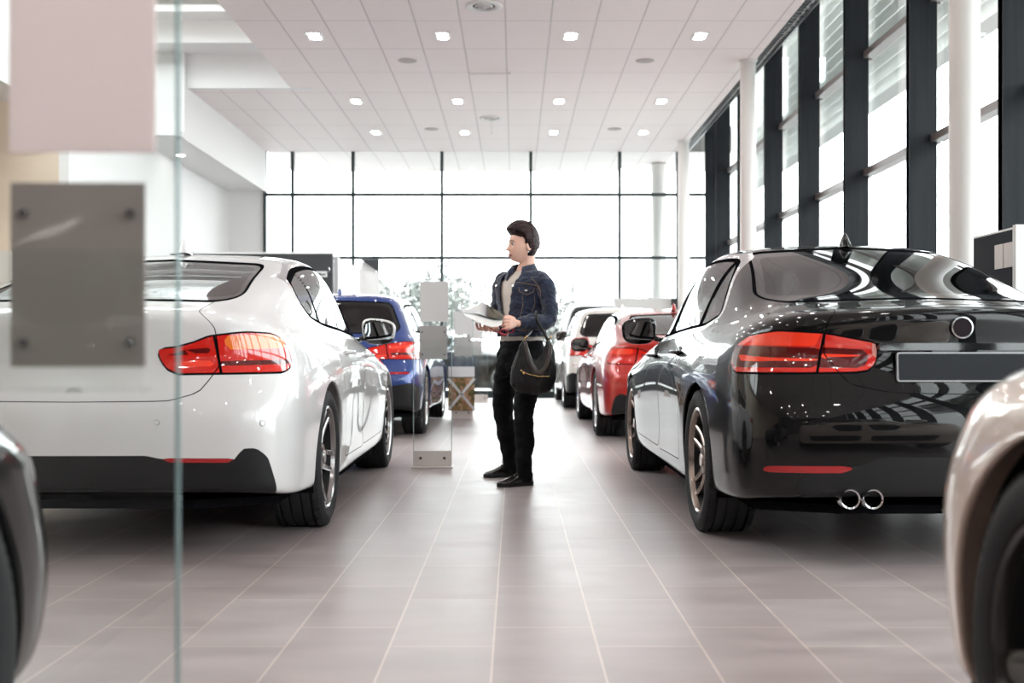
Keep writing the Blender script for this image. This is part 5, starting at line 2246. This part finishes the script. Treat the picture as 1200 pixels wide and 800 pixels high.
fl_.tube([hpt(.087, -.02, -.068), hpt(.0965, 0, -.0715), hpt(.086, .021, -.068)], [.0015, .0042, .0015], 8)
fl_.build('lips', [pmat('lips', (.48, .12, .11), .4)], woman, True)

# hair -------------------------------------------------------------------
def hair_fn(f, l, u):
    p = head_point(f, l, u)
    # hairline: above forehead in front, behind the ears at the side, down to the nape
    al = abs(l)
    if f > .30:
        line = .56 - .10 * al + (.0 if al < .5 else -.25 * (al - .5))
    elif f > -.12:
        t = (.30 - f) / .42
        line = .50 * (1 - t) + .10 * t - .08 * al
        if f < .12:
            line = -.02
    else:
        line = -.62 - .25 * (-.12 - f)
    e = (u - line) / .14
    e = max(-1.0, min(1.0, e))
    th = .016 + .017 * max(0, u) + .012 * max(0, f) * max(0, u) * 2.2
    if u > .2:
        th += .010 * max(0, u) * max(0, 1 - abs(f + .05) * 1.1)
    if f < -.3:
        th += .004
    if u < -.2:
        th *= .55
    # combed back strands
    st = mn.noise(Vector((f * 1.6, l * 9.0 + u * 3, u * 9.0))) * .5 + mn.noise(Vector((f * 3, l * 22.0, u * 22.0))) * .5
    th += .0055 * st
    d = Vector((f * .9, l, u)).normalized()
    tot = th * max(0, e) - .012 * max(0, -e) - (.004 if e <= 0 else 0)
    q = p + d * tot
    # quiff leaning forward and up
    if f > .2 and u > .5 and e > 0:
        q.x += .010 * e
    return q


hm = MB()
head_mesh(hm, hair_fn, 150, 110)
hair_m = pmat('hair_dark', (.028, .014, .015), .5, spec=.22)
nt, N, Lk, b = nodes(hair_m)
tn = N.new('ShaderNodeTexNoise'); tn.inputs['Scale'].default_value = 60
mp = N.new('ShaderNodeMapping'); mp.inputs['Scale'].default_value = (.35, 1, 1.6)
tc = N.new('ShaderNodeTexCoord'); Lk.new(tc.outputs['Object'], mp.inputs['Vector']); Lk.new(mp.outputs['Vector'], tn.inputs['Vector'])
cr = N.new('ShaderNodeValToRGB'); cr.color_ramp.elements[0].color = (.006, .003, .004, 1); cr.color_ramp.elements[1].color = (.045, .018, .018, 1)
cr.color_ramp.elements[0].position = .35; cr.color_ramp.elements[1].position = .68
Lk.new(tn.outputs['Fac'], cr.inputs['Fac']); Lk.new(cr.outputs['Color'], b.inputs['Base Color'])
ho = hm.build('hair', [hair_m], woman, True)
er = MB()
er.ico(hpt(-.004, .084, -.050), .0045, 2)
er.build('earring', [MATS['chrome']], woman, True)

# shirt --------------------------------------------------------------------
z_ = lambda v, z: Vector((v.x, v.y, z))
base = waist.copy()


def cz(z, dn=0.0):
    t = max(0, min(1, (z - .93) / .45))
    c = waist.lerp(nkb, t)
    return Vector((c.x, c.y, z)) + Nx * dn


sh = MB()
ell_loft(sh, [(cz(.885), .150, .108), (cz(.93), .152, .110), (cz(1.02), .143, .104), (cz(1.12), .150, .108), (cz(1.22), .165, .116), (cz(1.30), .160, .10), (cz(1.35, -.01), .10, .075), (cz(1.372, -.01), .062, .055)])
so_ = sh.build('shirt', [pmat('shirt_beige', (.66, .58, .53), .8)], woman, True)
remesh(so_, .007, 4)
wrinkle(so_, .006, 16, (1, 1, .6))

# denim jacket ---------------------------------------------------------------
denim = pmat('denim', (.022, .034, .085), .85, sheen=.3)
col_noise(denim, (.005, .008, .023), (.018, .029, .072), 26.0, 6, .3, .75)
bump_noise(denim, 420, .35, .0015)
jk = MB()
rings = [(cz(.945), .166, .122), (cz(.985), .168, .124), (cz(1.03), .160, .118), (cz(1.12), .165, .122), (cz(1.20), .178, .130), (cz(1.27), .188, .124), (cz(1.32), .180, .105), (cz(1.352), .135, .082), (cz(1.372), .088, .070)]
# finer rings
fr_ = []
for i in range(len(rings) - 1):
    for k in range(4):
        t = k / 4
        fr_.append((rings[i][0].lerp(rings[i + 1][0], t), rings[i][1] * (1 - t) + rings[i + 1][1] * t, rings[i][2] * (1 - t) + rings[i + 1][2] * t))
fr_.append(rings[-1])


def op(i, a):
    z = fr_[i][0].z
    lo = float(np.interp(z, [.94, 1.0, 1.10, 1.22, 1.30, 1.372], [93, 94, 94, 86, 78, 62]))
    hi = float(np.interp(z, [.94, 1.0, 1.10, 1.22, 1.30, 1.372], [99, 102, 116, 122, 120, 128]))
    return lo < a < hi


ell_loft(jk, fr_, 240, 0, op)
jo = jk.build('denim_jacket', [denim], woman, True)
md = jo.modifiers.new('s', 'SOLIDIFY'); md.thickness = .013; md.offset = 0
apply_mods(jo)
sl = MB()
capsule(sl, [nkb.lerp(shl, .45) - Vector((0, 0, .035)), shl + Vector((-.012, 0, -.012)), shl.lerp(ell, .5) + Vector((.012, 0, 0)), ell + Vector((-.012, 0, .0)), ell.lerp(wrl, .55) + Vector((0, 0, .004)), ell.lerp(wrl, .86)], [.07, .064, .056, .054, .050, .042], 24)
capsule(sl, [nkb.lerp(shr, .45) - Vector((0, 0, .035)), shr + Vector((.012, 0, -.012)), shr.lerp(elr, .5), elr, elr.lerp(wrr, .8)], [.07, .062, .054, .050, .040], 24)
bmj = bmesh.new(); bmj.from_mesh(jo.data)
tmp = sl.build('tmp', [denim], None, True)
bmj.from_mesh(tmp.data); bmj.to_mesh(jo.data); bmj.free()
bpy.data.objects.remove(tmp)
remesh(jo, .0060, 5)
wrinkle(jo, .016, 11, (1, 1, 1.8), 3.1)
wrinkle(jo, .006, 30, (1, 1, 1.4), 7.7)
seam = pmat('seam_thread', (.42, .24, .12), .8)
button = pmat('button_metal', (.75, .72, .68), .25, metal=.9)


def on_jacket(px, py, d0=6.9, off=.004):
    """where the view through a picture point meets the jacket front; only used to find the place on the garment"""
    o = Vector((0, 0, CH)) - PB
    tgt = at(px, py, 9) - PB
    d = (tgt - o).normalized()
    h, loc, nn, _ = jo.ray_cast(o, d)
    if not h:
        return w(px, py, 7.24), -d
    return loc + nn * off, nn


cl = MB()
# turned-down collar: stand, fold and falling leaf with pointed ends
n = 40
sec0 = None
for k in range(n + 1):
    t = k / n
    deg = 112 + 310 * t
    a = math.radians(deg)
    e = min(t, 1 - t) / .16
    pt = max(0, 1 - e) ** 1.5
    back = max(0.0, 1 - abs(t - .5) / .35)
    top = 1.405 + .030 * back - .016 * pt
    sec = [(.074, 1.350), (.071 - .004 * back, top), (.077, top + .006), (.098 + .014 * pt, 1.378 + .006 * back), (.120 + .014 * pt, 1.342 - .036 * pt + .012 * back), (.112 + .014 * pt, 1.340 - .036 * pt + .012 * back), (.090, 1.362), (.080, 1.352)]
    if k == 0 or k == n:
        pass
    for rr_, zz in sec:
        cl.v.append(tuple(cz(zz, -.010) + Lx * rr_ * math.cos(a) * 1.02 + Nx * rr_ * .90 * math.sin(a)))
ms = 8
for k in range(n):
    for q in range(ms):
        q2 = (q + 1) % ms
        cl.f.append((k * ms + q, k * ms + q2, (k + 1) * ms + q2, (k + 1) * ms + q)); cl.m.append(0)
cl.f.append(tuple(range(ms))); cl.m.append(0)
cl.f.append(tuple(n * ms + q for q in range(ms))); cl.m.append(0)
co_ = cl.build('jacket_collar', [denim], woman, None)
smooth_mesh(co_.data, 50)
for (x, y) in ((601.5, 335), (597.5, 349.5), (595.5, 363.5), (616.5, 340.5), (582, 335)):
    loc, nn = on_jacket(x, y, off=.001)
    bt = MB()
    q = nn.to_track_quat('Z', 'Y').to_matrix().to_4x4()
    bt.lathe([(0, .005), (.006, .006), (.0098, .004), (.0105, 0), (0, -.002)], 'z', 18, 0, Matrix.Translation(loc) @ q)
    bt.build('button', [button], woman, True)
for flap in ([(607, 336), (627, 337.5), (626, 342), (617, 346), (608, 342)], [(580.5, 332), (590, 335), (589.5, 339.5), (585, 341), (581, 338)]):
    P = [on_jacket(x, y, off=.005) for x, y in flap]
    fp = MB()
    n = len(P)
    c = sum((p[0] for p in P), Vector()) / n + P[0][1] * .002
    for p, nn in P:
        fp.v.append(tuple(p))
    for p, nn in P:
        fp.v.append(tuple(p - nn * .008))
    fp.v.append(tuple(c))
    for i in range(n):
        j = (i + 1) % n
        fp.f.append((i, j, 2 * n)); fp.f.append((i, n + i, n + j, j)); fp.m += [0, 0]
    fo = fp.build('pocket_flap', [denim], woman, None)
    st_ = MB()
    ring_ = [p + nn * .0012 for p, nn in P]
    st_.tube([r * .9 + c * .1 for r in ring_[1:]] + [ring_[0] * .9 + c * .1], .0011, 5)
    st_.build('stitching', [seam], fo, None)
st_ = MB()
for path in ([(603, 328), (600, 340), (596, 352), (593.5, 366), (592.5, 378)], [(606, 330.5), (616, 332), (627, 334), (634, 336)], [(582, 329), (590, 331.5), (597, 332)],
             [(624, 327), (629, 332), (633, 340), (634, 352)], [(612, 346), (613, 356), (610, 370), (609, 384)], [(626, 345), (627, 356), (622, 368)], [(600, 385), (612, 387), (628, 389)],
             [(609.5, 369), (611, 378), (610, 389)]):
    P = []
    for i in range(len(path) - 1):
        for k in range(4):
            t = k / 4
            P.append(on_jacket(path[i][0] * (1 - t) + path[i + 1][0] * t, path[i][1] * (1 - t) + path[i + 1][1] * t, off=.0012)[0])
    P = [p for i, p in enumerate(P) if i == 0 or (p - P[i - 1]).length < .03]
    if len(P) > 2:
        st_.tube(P, .0012, 5)
st_.build('jacket_stitching', [seam], woman, None)

# trousers ---------------------------------------------------------------------
tr_ = MB()
ell_loft(tr_, [(Vector((pel.x, pel.y, .70)), .10, .075), (Vector((pel.x, pel.y, .76)), .145, .105), (Vector((pel.x, pel.y, .83)), .163, .122), (Vector((waist.x, waist.y, .90)), .158, .118), (Vector((waist.x, waist.y, .925)), .155, .115)])
for hp, kn, an, sgn in ((hpl, knl, anl, 1), (hpr, knr, anr, -1)):
    m1_ = hp.lerp(kn, .5) + Nx * .01 + Lx * (.006 * sgn)
    m2_ = kn.lerp(an, .4) - Nx * .006
    capsule(tr_, [hp + Vector((0, 0, .02)), hp + Vector((0, 0, -.06)), m1_, kn, m2_, kn.lerp(an, .8), an + Vector((0, 0, -.02))], [.086, .088, .078, .066, .064, .053, .050], 24)
to = tr_.build('trousers', [bump_noise(pmat('trouser_black', (.006, .006, .0075), .9, spec=.2), 500, .2, .001)], woman, True)
remesh(to, .0075, 4)
wrinkle(to, .016, 11, (1, 1, 1.6), 1.3)
# shoes --------------------------------------------------------------------------
leather = pmat('shoe_leather', (.012, .009, .009), .22, coat=.4)


def shoe(heel, toe, ankle, lift=0.0):
    """low lace-up shoe from heel to toe point on the floor"""
    d = (toe - heel); L = d.length; d.normalize()
    side = Vector((-d.y, d.x, 0)).normalized()
    up = Vector((0, 0, 1))
    so = MB(); upm = MB()
    n = 14
    prof = []
    for i in range(n + 1):
        t = i / n
        wd = float(np.interp(t, [0, .06, .2, .4, .6, .8, .93, 1], [.012, .028, .033, .031, .042, .044, .030, .008]))
        hh = float(np.interp(t, [0, .05, .15, .3, .45, .6, .8, .95, 1], [.05, .078, .10, .105, .082, .062, .046, .036, .016]))
        prof.append((heel + d * (L * t), wd, hh))
    seg = 16
    for c, wd, hh in prof:
        for k in range(seg):
            a = 2 * PI * k / seg
            x, z = math.cos(a), math.sin(a)
            zz = .022 + (hh - .022) * (z if z > 0 else z * .12)
            ww = wd * (abs(x) ** .8) * (1 if x > 0 else -1) * (1 - .35 * max(0, z) ** 2)
            upm.v.append(tuple(c + side * ww + up * zz))
    for i in range(n):
        for k in range(seg):
            k2 = (k + 1) % seg
            upm.f.append((i * seg + k, i * seg + k2, (i + 1) * seg + k2, (i + 1) * seg + k)); upm.m.append(0)
    upm.f.append(tuple(range(seg))); upm.m.append(0); upm.f.append(tuple(n * seg + k for k in range(seg))); upm.m.append(0)
    s_o = upm.build('shoe', [leather], woman, True)
    outl = [(c + side * (wd + .004)) for c, wd, hh in prof] + [(c - side * (wd + .004)) for c, wd, hh in prof[::-1]]
    so.prism([(p.x, p.y) for p in outl], 0.0 + heel.z, .024 + heel.z, 'z')
    so.build('sole', [MATS['rubber']], s_o, None)
    lc = MB()
    for q in (.46, .54, .62):
        c = heel + d * (L * q)
        hh = float(np.interp(q, [.45, .6, .8], [.084, .064, .048]))
        lc.tube([c + side * .022 + up * (hh - .014), c + up * (hh + .003), c - side * .022 + up * (hh - .014)], .0022, 6)
    c = heel + d * (L * .42) + up * .09
    lc.tube([c, c + side * .012 + up * .014 - d * .004, c + side * .022 + up * .004], .0018, 6)
    lc.tube([c, c - side * .012 + up * .016, c - side * .022 + up * .004], .0018, 6)
    lc.build('laces', [MATS['rubber']], s_o, True)


hL = w(624, 568, 7.30); hL.z = 0; tL = w(583, 571, 7.18); tL.z = 0
shoe(hL, tL, anl)
hR = w(605, 560, 7.80); hR.z = 0; tR = w(567, 558, 7.72); tR.z = 0
shoe(hR, tR, anr)

# magazine (held: a thing of its own) ------------------------------------------------
mag = empty('magazine', 'open glossy magazine held flat in both hands of the person in denim', 'magazine', tuple(at(566, 368, 7.0)))
mo = Vector(mag.location)


def page(px_poly, mat, name, th=.003, curve=None):
    P = [Vector(at(*p)) - mo for p in px_poly]
    m_ = MB()
    n = len(P)
    m_.v += [tuple(p) for p in P] + [tuple(p + Vector((0, 0, -th))) for p in P]
    m_.f.append(tuple(range(n))); m_.f.append(tuple(n + i for i in range(n))[::-1])
    for i in range(n):
        j = (i + 1) % n
        m_.f.append((i, n + i, n + j, j))
    m_.m += [0] * (n + 2)
    o = m_.build(name, [mat], mag, None)
    return o


pgm = pmat('page_gloss', (.62, .62, .63), .18, spec=.6)
nt, N, Lk, b = nodes(pgm)
tcn = N.new('ShaderNodeTexCoord'); sp_ = N.new('ShaderNodeSeparateXYZ'); Lk.new(tcn.outputs['Object'], sp_.inputs[0])
cr = N.new('ShaderNodeValToRGB')
mr_ = N.new('ShaderNodeMapRange'); mr_.inputs['From Min'].default_value = -.15; mr_.inputs['From Max'].default_value = .14
Lk.new(sp_.outputs['X'], mr_.inputs['Value']); Lk.new(mr_.outputs['Result'], cr.inputs['Fac'])
els = cr.color_ramp.elements
els[0].color = (.20, .21, .22, 1); els[1].color = (.05, .045, .04, 1)
for p_, c_ in ((.12, (.60, .61, .62, 1)), (.42, (.66, .66, .66, 1)), (.55, (.35, .35, .36, 1)), (.60, (.05, .045, .035, 1)), (.8, (.09, .08, .05, 1))):
    q_ = els.new(p_); q_.color = c_
Lk.new(cr.outputs['Color'], b.inputs['Base Color'])
# top leaf as a curved grid: near edge and far edge
near_e = [(537.5, 364.5, 6.93), (541, 366.0, 6.93), (548, 366.5, 6.93), (558, 366.5, 6.94), (568, 369.5, 6.95), (578, 372.0, 6.96), (588, 373.5, 6.97)]
far_e = [(538.0, 361.0, 7.0), (542, 362.2, 7.03), (550, 360.3, 7.08), (558, 357.6, 7.13), (567, 354.6, 7.17), (580, 362.2, 7.13), (593, 370.5, 7.05)]


def ribbon(A, B, mat, name, th=.003, off=0.0, nn_=10):
    m_ = MB()
    rows_ = []
    for (a, c) in zip(A, B):
        pa, pc = Vector(at(*a)) - mo, Vector(at(*c)) - mo
        for sgn in (0, 1):
            rows_.append([pa.lerp(pc, k / nn_) + Vector((0, 0, off - th * sgn + .004 * math.sin(PI * k / nn_))) for k in range(nn_ + 1)])
    nx = len(A)
    for r in rows_:
        m_.v += [tuple(p) for p in r]
    s = nn_ + 1

    def id_(i, sg, k):
        return (i * 2 + sg) * s + k
    for i in range(nx - 1):
        for k in range(nn_):
            m_.f.append((id_(i, 0, k), id_(i + 1, 0, k), id_(i + 1, 0, k + 1), id_(i, 0, k + 1)))
            m_.f.append((id_(i, 1, k), id_(i, 1, k + 1), id_(i + 1, 1, k + 1), id_(i + 1, 1, k)))
        m_.f.append((id_(i, 0, 0), id_(i, 1, 0), id_(i + 1, 1, 0), id_(i + 1, 0, 0)))
        m_.f.append((id_(i, 0, nn_), id_(i + 1, 0, nn_), id_(i + 1, 1, nn_), id_(i, 1, nn_)))
    for k in range(nn_):
        m_.f.append((id_(0, 0, k), id_(0, 0, k + 1), id_(0, 1, k + 1), id_(0, 1, k)))
        m_.f.append((id_(nx - 1, 0, k), id_(nx - 1, 1, k), id_(nx - 1, 1, k + 1), id_(nx - 1, 0, k + 1)))
    m_.m = [0] * len(m_.f)
    return m_.build(name, [mat], mag, 50)


ribbon(near_e, far_e, pgm, 'upper_leaves')
white_pg = pmat('page_white', (.80, .78, .76), .35)
near2 = [(546, 369.5, 6.86), (552, 372, 6.86), (560, 376, 6.86), (568, 379.5, 6.87), (576, 381.8, 6.88), (583, 381.5, 6.90), (588, 379.0, 6.93)]
far2 = [(540, 364.5, 6.99), (548, 364.8, 7.01), (558, 364.5, 7.03), (568, 366, 7.05), (578, 369.0, 7.05), (585, 371.0, 7.04), (590, 372.5, 7.03)]
ribbon(near2, far2, white_pg, 'lower_leaves', off=-.004)

# red-framed glasses hanging from the hand -----------------------------------------------
gls = empty('reading_glasses', 'red-framed reading glasses dangling below the magazine from the hand', 'glasses', tuple(at(592, 388, 6.98)))
go = Vector(gls.location)
gm_ = MB()
redf = pmat('frame_red', (.62, .02, .04), .3, coat=.5)
for (cx_, cy_, dd) in ((590.5, 389.3, 6.97), (597.5, 386.5, 7.0)):
    c = Vector(at(cx_, cy_, dd)) - go
    pts = []
    for k in range(17):
        a = 2 * PI * k / 16
        pts.append(c + Vector((.022 * math.cos(a), .012 * math.cos(a + .5), .019 * math.sin(a))))
    gm_.tube(pts, .0028, 8, cap=False)
gm_.tube([Vector(at(593.5, 387.5, 6.98)) - go, Vector(at(595, 386.7, 6.985)) - go], .0025, 8)
gm_.build('frame', [redf], gls, True)
for A, B in (((594, 392.5, 6.96), (574, 384.5, 6.93)), ((600, 384.5, 7.02), (596, 376, 7.0))):
    tm_ = MB()
    tm_.tube([Vector(at(*A)) - go, Vector(at((A[0] + B[0]) / 2, (A[1] + B[1]) / 2 + .6, (A[2] + B[2]) / 2)) - go, Vector(at(*B)) - go], [.0028, .0024, .003], 8)
    tm_.build('temple', [redf], gls, True)
for (cx_, cy_, dd) in ((590.5, 389.3, 6.97), (597.5, 386.5, 7.0)):
    c = Vector(at(cx_, cy_, dd)) - go
    l_ = MB()
    l_.lathe([(0, 0), (.020, 0)], 'y', 20, 0, Matrix.Translation(c) @ Matrix.Rotation(.45, 4, 'Z'))
    l_.build('lens', [glass('lens_clear', (.75, .72, .72), .05)], gls)

# handbag ------------------------------------------------------------------------------------
bag = empty('handbag', 'black leather hobo handbag with gold zip hanging from the person\'s forearm', 'handbag', tuple(at(627, 461, 7.06)))
bo_ = Vector(bag.location)
bleather = pmat('bag_leather', (.008, .007, .008), .42, spec=.4)
bump_noise(bleather, 60, .5, .004)
bm_ = MB()
prof = [(462.5, 618, 636, .018), (460, 607, 643, .045), (455, 600.5, 648, .062), (448, 597.5, 651, .072), (440, 597.5, 652.5, .074), (430, 599.5, 652.5, .070), (420, 602.5, 651, .062), (411, 606, 649, .050), (404, 609, 647, .040), (398, 612.5, 644.5, .030)]
seg = 48
for (py, x0, x1, th) in prof:
    a, c = Vector(at(x0, py, 7.06)) - bo_, Vector(at(x1, py, 7.06)) - bo_
    mid = (a + c) / 2; hw = (c.x - a.x) / 2
    for k in range(seg):
        t = 2 * PI * k / seg
        dip = 0
        x = math.cos(t)
        if py < 432:
            dip = -.125 * (1 - min(1, abs(x + .02) * 1.35) ** 1.5) * (432 - py) / 34
        bm_.v.append((mid.x + hw * abs(x) ** .9 * (1 if x > 0 else -1), mid.y + th * math.sin(t), mid.z + dip))
for i in range(len(prof) - 1):
    for k in range(seg):
        k2 = (k + 1) % seg
        bm_.f.append((i * seg + k, i * seg + k2, (i + 1) * seg + k2, (i + 1) * seg + k)); bm_.m.append(0)
bm_.f.append(tuple(range(seg))); bm_.m.append(0)
bb_ = bm_.build('pouch', [bleather], bag, True)
md = bb_.modifiers.new('s', 'SOLIDIFY'); md.thickness = .005; md.offset = -1
md = bb_.modifiers.new('b', 'SUBSURF'); md.levels = 2; md.render_levels = 2
apply_mods(bb_); smooth_mesh(bb_.data)
wrinkle(bb_, .012, 14, (1.6, 1, .7), 5.0)
# turned-over brown-black fold on the front
fo_ = MB()
pts = [(615, 399), (618, 412), (622, 426), (628, 436), (634, 437.5), (640, 430), (644, 418), (645.5, 404)]
P = [Vector(at(x, y, 6.975 + .018 * ((y < 405) + .0))) - bo_ for x, y in pts]
fo_.tube(P, [.006, .008, .010, .012, .012, .010, .008, .006], 10, flat=1.6)
fo_.build('rolled_edge', [pmat('bag_edge', (.06, .045, .04), .3)], bag, True)
zp = MB()
zp.tube([Vector(at(611.5, 435.0, 6.965)) - bo_, Vector(at(620, 438.5, 6.962)) - bo_, Vector(at(632, 441, 6.962)) - bo_, Vector(at(644, 441, 6.972)) - bo_], .0022, 8)
zp.ico(Vector(at(614, 437, 6.96)) - bo_, .008, 2, 0, (1, .6, 1.2))
zp.ico(Vector(at(611, 434, 6.965)) - bo_, .006, 2)
zp.build('zip', [pmat('gold', (.85, .55, .22), .22, metal=1.0)], bag, True)
for x in (616, 645.0):
    rg = MB()
    rg.tube([Vector(at(x - 2.6, 398.5, 7.0)) - bo_, Vector(at(x + 1.6, 393.5, 7.0)) - bo_], .0035, 8)
    rg.build('strap_buckle', [MATS['gold']], bag, True)
# strap loops over the forearm
el_w = PB + ell.lerp(wrl, .47)
top = el_w + Vector((.004, -.008, .062))
f_m = el_w + Vector((.012, -.066, .0)); b_m2 = el_w + Vector((-.005, .060, .0))
e1 = Vector(at(641.5, 398, 7.02)); e2 = Vector(at(616, 395, 7.05))
sp1 = MB()


def cr_path(pts, n=6):
    out = []
    m_ = len(pts)
    for i in range(m_ - 1):
        p0, p1, p2, p3 = pts[max(i - 1, 0)], pts[i], pts[i + 1], pts[min(i + 2, m_ - 1)]
        for k in range(n):
            t = k / n
            out.append(.5 * ((2 * p1) + (-p0 + p2) * t + (2 * p0 - 5 * p1 + 4 * p2 - p3) * t * t + (-p0 + 3 * p1 - 3 * p2 + p3) * t ** 3))
    out.append(pts[-1])
    return out


path = [e1, Vector(at(636.5, 388, 7.05)), f_m, el_w + Vector((.006, -.05, .045)), top, el_w + Vector((0, .04, .045)), b_m2, Vector(at(622, 388, 7.16)), e2]
sp1.tube([p - bo_ for p in cr_path([Vector(p) for p in path])], .0075, 10, flat=1.5)
sp1.build('strap', [bleather], bag, True)
lc = MB()
for dx in (-2, 1.5):
    lc.tube([Vector(at(641.5, 398, 7.0)) - bo_, Vector(at(643.5 + dx, 395.5, 6.99)) - bo_, Vector(at(648 + dx * 1.5, 401 + dx, 6.99)) - bo_], .002, 6)
lc.build('lacing', [bleather], bag, True)
